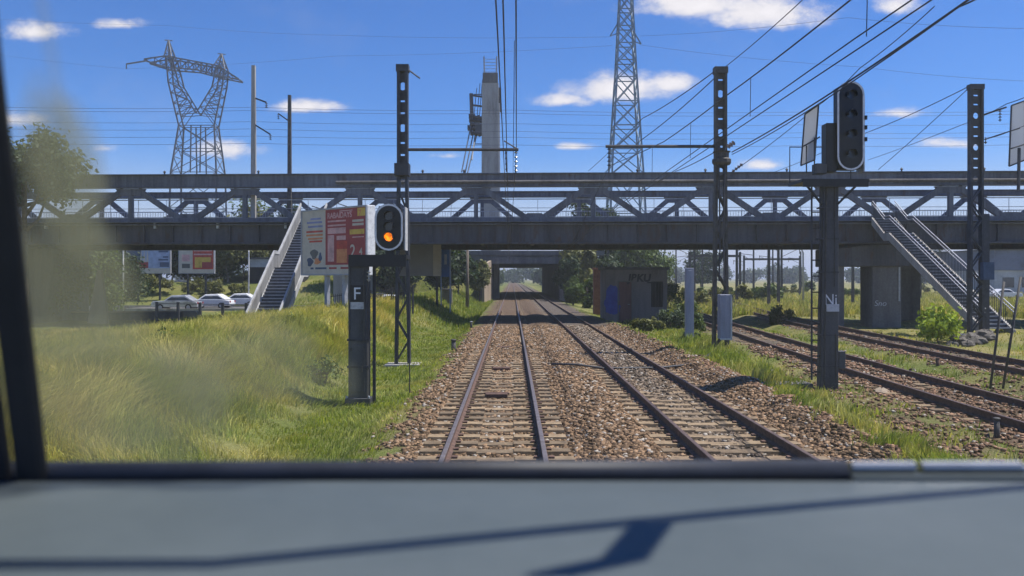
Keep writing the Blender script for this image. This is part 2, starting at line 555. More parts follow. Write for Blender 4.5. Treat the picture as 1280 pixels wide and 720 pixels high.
def dry_mask(x, y):
    d = 0.24 + 0.3 * wav(x, y, 7, 31) + 0.28 * wav(x, y, 2.2, 33)
    d = d + 0.26 * sm(-4.5, -7, x) * (1 - sm(44, 48, y))
    d = d + 0.35 * sm(12, 20, x)
    d = d - 0.3 * np.exp(-((x + 3.6) / 1.3) ** 2)
    return np.clip(d, 0, 1)


def grid_lines(a, b, step, lo, hi, grow=1.18):
    L = list(np.arange(a, b + 1e-6, step))
    s = step
    while L[-1] < hi:
        s *= grow
        L.append(L[-1] + s)
    s = step
    pre = []
    x = a
    while x > lo:
        s *= grow
        x -= s
        pre.append(x)
    return np.array(pre[::-1] + L)


def build_ground():
    X = grid_lines(-32, 40, 0.3, -2500, 2500)
    Y = np.concatenate([np.arange(-20, 3, 1.0), np.arange(3, 60, 0.3), np.arange(60, 180, 0.7), grid_lines(180, 181, 1, 180, 4000)])
    gx, gy = np.meshgrid(X, Y)
    Z = ground_z(gx, gy)
    V = np.stack([gx, gy, Z], -1).reshape(-1, 3)
    ny, nx = gx.shape
    i = np.arange(ny * nx).reshape(ny, nx)
    Fq = np.stack([i[:-1, :-1], i[:-1, 1:], i[1:, 1:], i[1:, :-1]], -1).reshape(-1, 4)
    grey = np.clip(1 - np.abs(gx - TRACK_B) / 1.5, 0, 1) * 1.6 + 0.8 * sm(2, 3.0, gx) * sm(18, 34, gy)
    tint = np.stack([gravel_mask(gx, gy), dry_mask(gx, gy), np.clip(grey, 0, 1)], -1).reshape(-1, 3)
    o = np_mesh('ground', V, Fq, M['ground'], tint=tint, smooth=True)
    tag(o, 'rough ground with ballast along the tracks and grass beside them', None, None, 'structure')


build_ground()

# ------------------------------------------------------------------ tracks
def rail_mb(path, side, gauge=1.505):
    """path: function y -> centre x; one rail as an I section swept along the line."""
    prof = [(-0.072, -0.172), (0.072, -0.172), (0.072, -0.158), (0.012, -0.135), (0.012, -0.045), (0.036, -0.032), (0.036, -0.006),
            (0.028, 0.0), (-0.028, 0.0), (-0.036, -0.006), (-0.036, -0.032), (-0.012, -0.045), (-0.012, -0.135), (-0.072, -0.158)]
    return prof


def make_track(name, label, path, y0, y1, zoff, n_sleep, sl_start, top, sleeper_m, stuff_to=None, step=0.6, bury=0.0):
    root = empty(name, (path(y0), y0, gz(path(y0), y0)), label, 'railway track')
    org = Vector(root.location)
    ys = list(np.arange(y0, min(y1, 100), 2.0)) + list(np.arange(100, y1 + 1, 12.0)) if y1 > 100 else list(np.arange(y0, y1 + 1, 2.0))
    for s in (-1, 1):
        prof = rail_mb(path, s)
        mb = MB(org)
        vs, fs, mi = [], [], []
        n = len(prof)
        for y in ys:
            dx = (path(y + 0.5) - path(y - 0.5))
            nrm = Vector((1, -dx, 0)).normalized()
            c = Vector((path(y), y, zoff)) + nrm * (s * 0.7525)
            for px, pz in prof:
                vs.append(c + nrm * px + Vector((0, 0, pz)))
        for i in range(len(ys) - 1):
            for j in range(n):
                a, b = i * n + j, i * n + (j + 1) % n
                mb_face = (a, b, b + n, a + n)
                fs.append(mb_face)
                mi.append(1 if j in (6, 7, 8) else 0)
        fs.append(tuple(range(n)))
        mi.append(0)
        mb._add(vs, fs)
        mb.m = mi
        mb.build('rail', [M['rust'], top], root)

    def sleeper(c, nrm, seed):
        r = random.Random(seed)
        mb = MB(org)
        c = Vector(c)
        t = Vector((-nrm.y, nrm.x, 0))
        h = 0.12
        for a, b, dz in ((-1.22, -0.30, 0), (-0.30, 0.30, -0.022), (0.30, 1.22, 0)):
            w = 0.13
            q = []
            for zz, ww in ((-h, w + 0.02), (0, w)):
                za = dz if zz == 0 else zz
                q += [c + nrm * a - t * ww + Vector((0, 0, za)), c + nrm * b - t * ww + Vector((0, 0, za)),
                      c + nrm * b + t * ww + Vector((0, 0, za)), c + nrm * a + t * ww + Vector((0, 0, za))]
            mb.hexa(q, 0)
        for s in (-1, 1):                      # clips on both sides of each rail foot
            for k in (-1, 1):
                p = c + nrm * (s * 0.7525 + k * 0.115)
                mb.beam(p - nrm * 0.045, p + nrm * 0.045, 0.11, 0.06, mi=1)
        return mb

    for i in range(n_sleep):
        y = sl_start + i * step
        dx = (path(y + 0.5) - path(y - 0.5))
        nrm = Vector((1, -dx, 0)).normalized()
        r = random.Random(i)
        c = Vector((path(y) + r.uniform(-0.02, 0.02), y + r.uniform(-0.015, 0.015), zoff - 0.173 - bury + r.uniform(-0.008, 0.006)))
        sleeper(c, nrm, i).build('sleeper', [sleeper_m, M['rust']], root)
    if stuff_to:
        mb = MB(org)
        y = sl_start + n_sleep * step
        while y < stuff_to:
            mb.box(path(y) - 1.22, path(y) + 1.22, y - 0.13, y + 0.13, zoff - 0.3, zoff - 0.174)
            y += step
        tag(mb.build('sleeper', sleeper_m, root), None, None, None, 'stuff')
    return root


make_track('railway_track', 'straight track with pale worn sleepers directly ahead of the cab', lambda y: TRACK_A, 4, 420, 0.0, 100, 8.8, M['railtop'], M['sleeper'], 170)
make_track('railway_track', 'second straight track beside it with dark rails, leading right of the tunnel centre', lambda y: TRACK_B, 4, 420, 0.0, 100, 8.8, M['railtop_dull'], M['sleeper'], 170)
make_track('railway_track', 'rusty curving yard track nearer the tall post with the white plate', lambda y: float(yard_a(y)), 8, 130, -0.02, 95, 13, M['railtop_dull'], M['sleeper'], None, 0.6, 0.02)
make_track('railway_track', 'rusty curving yard track passing the bright bush at the stair foot', lambda y: float(yard_b(y)), 14, 150, -0.02, 95, 20, M['railtop_dull'], M['sleeper'], None, 0.6, 0.025)


def place_stones():
    xs, ys = [], []
    for n, (xa, xb), (ya, yb), pw in ((52000, (-2.7, 6.6), (9, 22), 1.5), (52000, (-2.7, 6.6), (22, 46), 1.0), (38000, (5.6, 15.5), (11, 34), 1.0), (7000, (12, 20), (18, 50), 1.0)):
        xs.append(RNG.uniform(xa, xb, n))
        ys.append(ya + (yb - ya) * RNG.uniform(0, 1, n) ** pw)
    x = np.concatenate(xs)
    y = np.concatenate(ys)
    keep = RNG.uniform(0, 1, len(x)) < gravel_mask(x, y) ** 1.5
    for c, st in ((TRACK_A, 8.8), (TRACK_B, 8.8)):
        ph = np.abs(((y - st + 0.3) % 0.6) - 0.3)
        on = (np.abs(x - c) < 1.23) & (ph < 0.155)
        keep &= ~(on & (RNG.uniform(0, 1, len(x)) < 0.86 - 0.4 * sm(16, 24, y)))
        keep &= ~(np.abs(np.abs(x - c) - 0.7525) < 0.10)
    x, y = x[keep], y[keep]
    n = len(x)
    s = RNG.uniform(0.011, 0.034, n) * (1 + 0.012 * y)
    base = np.array([[-1, -1, -1], [1, -1, -1], [1, 1, -1], [-1, 1, -1], [-1, -1, 1], [1, -1, 1], [1, 1, 1], [-1, 1, 1]], dtype=float)
    V = base[None] * RNG.uniform(0.45, 1.15, (n, 8, 3))
    a = RNG.uniform(0, 6.28, n)
    b = RNG.uniform(-0.6, 0.6, n)
    ca, sa, cb, sb = np.cos(a), np.sin(a), np.cos(b), np.sin(b)
    xx = V[..., 0] * ca[:, None] - V[..., 1] * sa[:, None]
    yy = V[..., 0] * sa[:, None] + V[..., 1] * ca[:, None]
    zz = V[..., 2] * 0.75
    y2 = yy * cb[:, None] - zz * sb[:, None]
    z2 = yy * sb[:, None] + zz * cb[:, None]
    P = np.stack([xx, y2, z2], -1) * s[:, None, None]
    P += np.stack([x, y, ground_z(x, y) + s * 0.35], -1)[:, None, :]
    q = np.array([[3, 2, 1, 0], [4, 5, 6, 7], [0, 1, 5, 4], [1, 2, 6, 5], [2, 3, 7, 6], [3, 0, 4, 7]])
    Fq = (q[None] + (np.arange(n) * 8)[:, None, None]).reshape(-1, 4)
    lum = RNG.uniform(0.4, 1.6, n) ** 1.5
    warm = np.array([0.185, 0.125, 0.082])
    red = np.array([0.18, 0.11, 0.08])
    greyc = np.array([0.15, 0.122, 0.1])
    w = RNG.uniform(0, 1, n)
    isg = np.clip(1 - np.abs(x - TRACK_B) / 1.3, 0, 1)
    isr = (x > 5.8) * 0.6
    col = warm[None] * (1 - isg - isr)[:, None].clip(0, 1) + greyc[None] * isg[:, None] + red[None] * (isr * (1 - isg))[:, None]
    col = col * lum[:, None] * np.array([0.92, 0.88, 0.80])
    col = np.where((w > 0.93)[:, None], np.array([0.36, 0.32, 0.27]), col)
    tint = np.repeat(col, 8, axis=0)
    o = np_mesh('ballast_gravel', P.reshape(-1, 3), Fq, M['stone'], tint=tint)
    tag(o, 'loose brown ballast stones along and between the tracks', None, None, 'stuff')


place_stones()

# ------------------------------------------------------------------ grass
def blades(name, label, x, y, h, w, col, lean=0.5, wind=None, zoff=0.0):
    n = len(x)
    a = RNG.uniform(0, 6.28, n)
    if wind is None:
        wx, wy = wav(x, y, 4.0, 51) * 0.7 + 0.25, wav(x, y, 4.0, 52) * 0.7
    else:
        wx, wy = wind
    lx = wx * lean + RNG.normal(0, 0.28, n)
    ly = wy * lean + RNG.normal(0, 0.28, n)
    z = ground_z(x, y) - 0.03 + zoff
    dx, dy = np.cos(a) * w / 2, np.sin(a) * w / 2
    b0 = np.stack([x - dx, y - dy, z], -1)
    b1 = np.stack([x + dx, y + dy, z], -1)
    mx, my, mz = x + lx * h * 0.35, y + ly * h * 0.35, z + h * 0.62
    m0 = np.stack([mx - dx * 0.75, my - dy * 0.75, mz], -1)
    m1 = np.stack([mx + dx * 0.75, my + dy * 0.75, mz], -1)
    tx, ty, tz = x + lx * h, y + ly * h, z + h * (1 - 0.25 * np.minimum(1, lx * lx + ly * ly))
    t0 = np.stack([tx - dx * 0.15, ty - dy * 0.15, tz], -1)
    t1 = np.stack([tx + dx * 0.15, ty + dy * 0.15, tz], -1)
    V = np.stack([b0, b1, m0, m1, t0, t1], 1)
    i = np.arange(n) * 6
    Fq = np.concatenate([np.stack([i, i + 1, i + 3, i + 2], -1), np.stack([i + 2, i + 3, i + 5, i + 4], -1)])
    tint = np.repeat(col, 6, axis=0)
    o = np_mesh(name, V.reshape(-1, 3), Fq, M['blade'], tint=tint)
    tag(o, label, None, None, 'stuff')


def grass_col(x, y, dry):
    n = len(x)
    g1 = np.array([0.115, 0.18, 0.028])
    g2 = np.array([0.235, 0.285, 0.055])
    d1 = np.array([0.47, 0.41, 0.17])
    t = RNG.uniform(0, 1, n)[:, None]
    g = g1 * (1 - t) + g2 * t
    k = np.clip(dry + RNG.normal(0, 0.18, n), 0, 1)[:, None]
    c = g * (1 - k) + d1 * k
    return c * (RNG.uniform(0.75, 1.25, n) * (1 + 0.16 * wav(x, y, 1.3, 91)))[:, None]


def grow():
    # tall meadow on the ridge beside the line
    n = 230000
    y = 8 + 38 * RNG.uniform(0, 1, n) ** 1.15
    x = -2.2 - RNG.uniform(0, 1, n) ** 0.8 * (0.66 * y + 1.0)
    keep = RNG.uniform(0, 1, n) > np.clip(gravel_mask(x, y) * 1.3, 0, 1)
    x, y = x[keep], y[keep]
    tall = 0.14 + 0.5 * sm(-4.7, -6.9, x) * (1 - 0.75 * sm(30, 39, y) * sm(-9.5, -13, x)) + 0.1 * wav(x, y, 2.0, 41) * sm(-3.5, -5, x)
    h = tall * RNG.uniform(0.55, 1.2, len(x))
    w = (0.006 + 0.0007 * y) * RNG.uniform(0.7, 1.4, len(x))
    blades('tall_grass', 'tall windblown meadow grass on the ridge left of the line', x, y, h, w, grass_col(x, y, dry_mask(x, y) + 0.02) * np.array([1.35, 1.28, 1.0]), 0.85)
    # grass of the bank farther off, around and beyond the footbridge
    n = 50000
    y = RNG.uniform(46, 104, n)
    x = RNG.uniform(-24, -2.4, n)
    keep = RNG.uniform(0, 1, n) > gravel_mask(x, y)
    x, y = x[keep], y[keep]
    blades('bank_grass', 'short green grass on the bank beneath and beyond the bridge', x, y, RNG.uniform(0.12, 0.4, len(x)), RNG.uniform(0.03, 0.07, len(x)), grass_col(x, y, dry_mask(x, y) * 0.7) * np.array([1.25, 1.2, 1.0]), 0.4)
    # weeds on the right between the lines
    n = 190000
    y = 10 + 60 * RNG.uniform(0, 1, n) ** 1.5
    x = 5.0 + 25 * RNG.uniform(0, 1, n) ** 1.7
    m = 1 - gravel_mask(x, y)
    patch = sm(-0.15, 0.5, wav(x, y, 3.2, 61) + 0.35 * wav(x, y, 1.0, 62)) * 0.8 + 0.2
    strip = np.exp(-((x - (5.05 + 0.088 * np.minimum(y, 40))) / (0.42 + 0.012 * y)) ** 4)
    keep = RNG.uniform(0, 1, n) < np.clip(m * patch + 0.8 * strip * m, 0, 1)
    x, y = x[keep], y[keep]
    keep2 = (y < 47) | (y > 61) | (RNG.uniform(0, 1, len(x)) < 0.12)
    x, y = x[keep2], y[keep2]
    near_track = np.minimum(np.abs(x - yard_a(y)), np.abs(x - yard_b(y)))
    hh = 0.1 + 0.2 * np.clip(wav(x, y, 2.4, 63), 0, 1) + 0.12 * strip0(x, y) + 0.22 * strip0(x, y) * sm(22, 30, y)
    hh = hh * (0.4 + 0.6 * sm(1.0, 2.0, near_track)) * (1 - 0.5 * sm(38, 44, y))
    blades('trackside_grass', 'patchy weeds and grass between the main line and the yard tracks', x, y, hh * RNG.uniform(0.6, 1.3, len(x)), (0.008 + 0.0009 * y) * RNG.uniform(0.7, 1.3, len(x)), grass_col(x, y, np.clip(dry_mask(x, y) - 0.1, 0, 1)) * np.array([1.3, 1.25, 1.0]), 0.45)
    # open yard far to the right
    n = 90000
    y = 61.5 + 105 * RNG.uniform(0, 1, n) ** 1.3
    x = 9 + RNG.uniform(0, 1, n) * (y * 0.72)
    keep = (RNG.uniform(0, 1, n) > gravel_mask(x, y)) & (sm(-0.4, 0.4, wav(x, y, 11, 71)) > RNG.uniform(0, 1, n) * 0.8)
    x, y = x[keep], y[keep]
    blades('yard_grass', 'yellow green grass across the open yard beyond the bridge', x, y, RNG.uniform(0.2, 0.75, len(x)), RNG.uniform(0.05, 0.12, len(x)), grass_col(x, y, np.clip(dry_mask(x, y) - 0.05, 0, 1)) * np.array([1.2, 1.15, 1.0]), 0.4)


grow()

# ------------------------------------------------------------------ trees and bushes
GREENS = {
    'mid': ((0.05, 0.08, 0.016), (0.12, 0.17, 0.035)),
    'dark': ((0.022, 0.04, 0.014), (0.05, 0.08, 0.025)),
    'olive': ((0.09, 0.1, 0.028), (0.2, 0.2, 0.06)),
    'bright': ((0.10, 0.17, 0.015), (0.50, 0.60, 0.045)),
    'blue': ((0.045, 0.07, 0.035), (0.09, 0.125, 0.06)),
}


def crown_np(seed, centre, rx, ry, rz, n, leaf, tone, lobes=9, gap=0.55):
    r = np.random.default_rng(seed)
    # uneven crown: several clumps of differing size inside an ellipsoid, leaves around their shells
    d = r.normal(size=(lobes, 3))
    d /= np.linalg.norm(d, axis=1)[:, None]
    lc = d * (r.uniform(0.35, 0.8, lobes)[:, None]) * np.array([rx, ry, rz])
    lr = r.uniform(0.28, 0.5, lobes) * min(rx, ry, rz * 1.2)
    sub = 14
    k = r.integers(0, lobes, n)
    cd = r.normal(size=(lobes, sub, 3))
    cd /= np.linalg.norm(cd, axis=2)[..., None]
    cpos = lc[:, None, :] + cd * lr[:, None, None] * r.uniform(0.5, 1.05, (lobes, sub))[..., None]
    j = r.integers(0, sub, n)
    ctr = cpos[k, j]
    off = r.normal(size=(n, 3)) * (lr[k] * 0.30)[:, None]
    P = ctr + off
    P[:, 2] = np.maximum(P[:, 2], -rz * 1.02)
    nor = r.normal(size=(n, 3)) * 0.8 + P / np.array([rx, ry, rz]) + np.array([0, 0, 0.35])
    nor /= np.linalg.norm(nor, axis=1)[:, None]
    t = np.cross(nor, r.normal(size=(n, 3)))
    t /= np.linalg.norm(t, axis=1)[:, None]
    b = np.cross(nor, t)
    s = leaf * r.uniform(0.6, 1.3, n)[:, None]
    P = P + np.array(centre)
    q = np.stack([P - t * s, P - b * s * 0.5 + nor * s * 0.12, P + t * s, P + b * s * 0.5 + nor * s * 0.12], 1)
    Fq = np.arange(n * 4).reshape(n, 4)
    lo, hi = np.array(GREENS[tone][0]), np.array(GREENS[tone][1])
    clump = r.uniform(0, 1, (lobes, sub))[k, j]
    u = np.clip(0.65 * clump + 0.35 * r.uniform(0, 1, n), 0, 1)[:, None]
    col = (lo * (1 - u) + hi * u) * r.uniform(0.8, 1.2, n)[:, None]
    return q.reshape(-1, 3), Fq, np.repeat(col, 4, axis=0), lc + np.array(centre)


def make_tree(name, label, x, y, h, cw, tone, seed, n=3500, leaf=0.2, trunk_r=0.16, crown_base=0.25, group=None, cat='tree', zbase=None, bark='bark', depth=None):
    z0 = gz(x, y) if zbase is None else zbase
    root = empty(name, (x, y, z0 - 0.05), label, cat, group)
    rz = h * (1 - crown_base) / 2
    cz = h * crown_base + rz
    V, Fq, T, lc = crown_np(seed, (0, 0, cz), cw / 2, (depth or cw) / 2, rz, n, leaf, tone)
    np_mesh('crown', V, Fq, M['leaf'], root, tint=T)
    mb = MB()
    rr = random.Random(seed)
    top = Vector((rr.uniform(-.1, .1) * cw, rr.uniform(-.1, .1) * cw, cz + rz * 0.3))
    mid = Vector((top.x * 0.3 + rr.uniform(-.1, .1), top.y * 0.3, h * crown_base + 0.15))
    mb.tube([(0, 0, -0.2), (0.02, 0.0, h * crown_base * 0.5), mid, top], trunk_r, 7, 0, trunk_r * 0.25)
    for i in range(min(8, len(lc))):
        s = mid.lerp(top, rr.uniform(0, 0.7))
        e = Vector(lc[i])
        m2 = s.lerp(e, 0.5) + Vector((0, 0, -0.06 * h))
        mb.tube([s, m2, e], trunk_r * 0.45, 5, 0, trunk_r * 0.1)
    mb.build('trunk', M[bark], root, True)
    return root


def bush(name, label, x, y, h, w, tone, seed, n=1800, leaf=0.13, group=None, depth=None, zbase=None):
    return make_tree(name, label, x, y, h, w, tone, seed, n, leaf, 0.05, 0.06, group, 'bush', zbase, 'bark', depth)


def tr(px, d):
    return (px - 640) * d / F


# big tree at the left edge in front of the bridge end
make_tree('broad_tree', 'tall hazy tree at the left edge rising above the bridge', tr(30, 47), 47, 12.4, 5.8, 'blue', 101, 11000, 0.17, 0.3, 0.40, None)
# green mass below the bridge on the left
for i, (px, d, h, w, tone, lab) in enumerate([
    (75, 58, 5.2, 5.0, 'mid', 'leafy bush below the bridge nearest the left pillar'),
    (118, 64, 5.6, 5.2, 'mid', 'round green bush under the bridge left of the white lamp pole'),
    (150, 80, 6.0, 6.0, 'dark', 'dark bush behind the pale blue billboard edge'),
]):
    bush('broad_bush', lab, tr(px, d), d, h, w, tone, 200 + i, 5000, 0.17, 'bushes below the left end of the bridge')
for i, (px, d, h, w, tone, lab) in enumerate([
    (190, 102, 8.5, 9, 'dark', 'dark tree behind the pale blue billboard'),
    (246, 103, 8.0, 8, 'dark', 'dark tree behind the small red and white billboard'),
    (215, 99, 6.0, 4.5, 'dark', 'narrow dark tree in the gap between the two roadside billboards'),
    (285, 98, 7.6, 6.5, 'olive', 'yellowish tree right of the roadside billboards'),
    (305, 101, 8.6, 7.0, 'olive', 'olive green tree beside the pale garage'),
    (110, 104, 8.5, 9, 'mid', 'green tree behind the bushes at the left under the bridge'),
    (345, 108, 8.0, 8, 'dark', 'dark tree behind the left stairs'),
    (268, 108, 8.6, 9, 'mid', 'green tree behind the olive ones at the roadside'),
    (318, 110, 9.0, 9, 'mid', 'green tree rising behind the garage roof'),
]):
    make_tree('roadside_tree', lab, tr(px, d), d, h, w, tone, 300 + i, 8500, 0.28, 0.16, 0.15, 'trees on the bank behind the road', bark='bark_pale')
for i, (px, d, h, w) in enumerate([(195, 93, 2.0, 5.0), (238, 92.5, 1.8, 5.2), (268, 91.5, 2.0, 4.0), (296, 91, 1.7, 4.0), (155, 92, 2.2, 5)]):
    bush('bank_bush', ['low olive bush under the pale blue billboard', 'low olive bush under the small red billboard', 'low bush on the bank above the white cars',
         'low bush on the bank beside the garage', 'low bush on the bank at the white lamp pole'][i], tr(px, d), d, h, w, 'olive', 340 + i, 1500, 0.17, 'low bushes on the road bank')
for i, (px, d, h, w, tone, lab) in enumerate([
    (440, 96, 7.0, 7, 'dark', 'dark tree behind the leaning advertisement board'),
    (545, 92, 6.6, 5.5, 'dark', 'dark tree behind the blue banner'),
    (572, 88, 5.6, 4.6, 'dark', 'dark tree between the blue banner and the wooden pole'),
    (500, 100, 7.2, 8, 'dark', 'dark tree behind the grey panel under the bridge'),
]):
    make_tree('embankment_tree', lab, tr(px, d), d, h, w, tone, 360 + i, 7500, 0.26, 0.16, 0.08, 'trees on the bank left of the tunnel')
for i, (px, d, h, w, tone, lab) in enumerate([
    (599, 96, 7.0, 2.6, 'olive', 'slender ivy covered tree against the left wing wall of the tunnel'),
]):
    make_tree('ivy_tree', lab, tr(px, d), d, h, w, tone, 380 + i, 5500, 0.18, 0.14, 0.05)
for i, (px, d, h, w, tone, lab) in enumerate([
    (722, 99, 7.6, 5.0, 'olive', 'sunlit tree directly right of the tunnel mouth'),
    (745, 108, 8.5, 7, 'dark', 'dark tree behind the small brick pillar'),
    (716, 86, 2.8, 2.4, 'mid', 'low bushy tree at the foot of the tunnel bank'),
    (735, 82, 3.4, 2.8, 'mid', 'small bushy tree left of the brick pillar'),
    (775, 128, 10.5, 12, 'mid', 'broad tree on the bank behind the hut roof'),
    (812, 150, 8.6, 12, 'mid', 'pale green tree behind the right end of the hut roof'),
    (792, 118, 7.4, 9, 'mid', 'leafy tree between the hut roof and the broad tree behind it'),
    (708, 97, 6.0, 3.6, 'dark', 'narrow dark tree against the right wing wall of the tunnel'),
    (760, 98, 6.2, 5.0, 'dark', 'dark tree standing right behind the hut'),
]):
    make_tree('bankside_tree', lab, tr(px, d), d, h, w, tone, 400 + i, 8000, 0.28 if d > 90 else 0.17, 0.15, 0.06, 'trees on the bank right of the tunnel')
make_tree('round_tree', 'round dark tree standing alone in the yard beyond the concrete post', tr(876, 190), 190, 9.8, 11, 'dark', 430, 4000, 0.35, 0.25, 0.2)
for i, (px, d, h, w, tone, lab) in enumerate([
    (836, 57, 2.9, 2.2, 'blue', 'grey green bush overhanging the right side of the hut'),
    (852, 49, 2.2, 2.6, 'mid', 'green bush behind the concrete post'),
    (838, 47, 1.3, 2.2, 'blue', 'dry twiggy bush at the hut corner'),
    (822, 44, 0.8, 1.5, 'olive', 'small clump of weeds in front of the hut'),
    (803, 40, 0.7, 1.0, 'olive', 'low rounded weed by the second track'),
    (873, 43, 1.3, 1.6, 'mid', 'low bush between the concrete post and the lattice mast'),
    (863, 35.5, 0.55, 0.9, 'dark', 'dark weed at the foot of the concrete post'),
    (1172, 36, 2.1, 2.0, 'bright', 'bright yellow green bush at the foot of the right stairs'),
    (975, 49, 1.0, 2.0, 'dark', 'low dark bush beside the yard track in the shade of the bridge'),
]):
    bush('wild_bush', lab, tr(px, d), d, h, w, tone, 450 + i, 2200 if tone != 'bright' else 1500, 0.09 if tone != 'bright' else 0.12)
for i in range(11):
    px = (895, 915, 940, 962, 985, 1008, 1120, 1150, 1070, 1180, 880)[i]
    d = (118, 92, 128, 105, 150, 170, 140, 160, 130, 175, 88)[i]
    bush('yard_bush', 'grey green scrub bush in the yard among the far masts', tr(px, d), d, RNG.uniform(1.3, 2.4), RNG.uniform(6, 10), ('mid', 'olive', 'mid')[i % 3], 480 + i, 1500, 0.28, 'scrub bushes in the far yard')


for i, (px, d, h, w) in enumerate([(404, 22, .55, 1.3), (352, 27, .5, 1.2), (205, 19, .5, 1.2), (265, 29, .5, 1.3)]):
    bush('weed_plant', 'leafy green weed patch in the tall meadow grass', tr(px, d), d, h + .25, w, 'mid', 520 + i, 700, 0.05, 'leafy weeds in the meadow')


def treeline():
    Vs, Fs, Ts = [], [], []
    base = 0
    r = random.Random(3)
    spots = [(x, 480 + r.uniform(-40, 40)) for x in range(-330, 420, 8)] + [(r.uniform(-30, 40), r.uniform(270, 400)) for _ in range(26)]
    for i, (x, y) in enumerate(spots):
        h = r.uniform(8, 12.5) if y > 420 else r.uniform(6, 10)
        if -6 < x < 12 and y < 420:
            continue
        w = r.uniform(12, 18) if y > 420 else r.uniform(8, 12)
        V, Fq, T, _ = crown_np(900 + i, (x, y, h / 2 - 0.8), w / 2, w / 2, h / 2, 1100, 1.0, 'blue')
        Vs.append(V)
        Fs.append(Fq + base)
        Ts.append(T)
        base += len(V)
    o = np_mesh('treeline', np.concatenate(Vs), np.concatenate(Fs), M['leaf'], tint=np.concatenate(Ts))
    tag(o, 'distant belt of trees along the horizon', None, None, 'stuff')


treeline()

# ------------------------------------------------------------------ road at the left
mb = MB()
xs = np.linspace(-75, -11, 33)
for a, b in zip(xs[:-1], xs[1:]):
    def e(x, o):
        yc = 79 + 0.02 * (x + 40)
        return (x, yc + o, max(gz(x, yc + o), -0.35) + 0.03)
    mb.quad(e(a, -4.2), e(b, -4.2), e(b, 4.2), e(a, 4.2))
    for o in (-4.35, 4.2):
        p = [e(a, o), e(b, o), e(b, o + 0.15), e(a, o + 0.15)]
        mb.hexa([Vector(q) + Vector((0, 0, -0.2)) for q in p] + [Vector(q) + Vector((0, 0, 0.12)) for q in p], 1)
o = mb.build('road', [M['asphalt'], M['concrete']])
tag(o, 'grey street with kerbs running under the left end of the bridge', None, None, 'structure')

# ------------------------------------------------------------------ bridge
def BY(x):
    return 50.0 - 0.03 * x


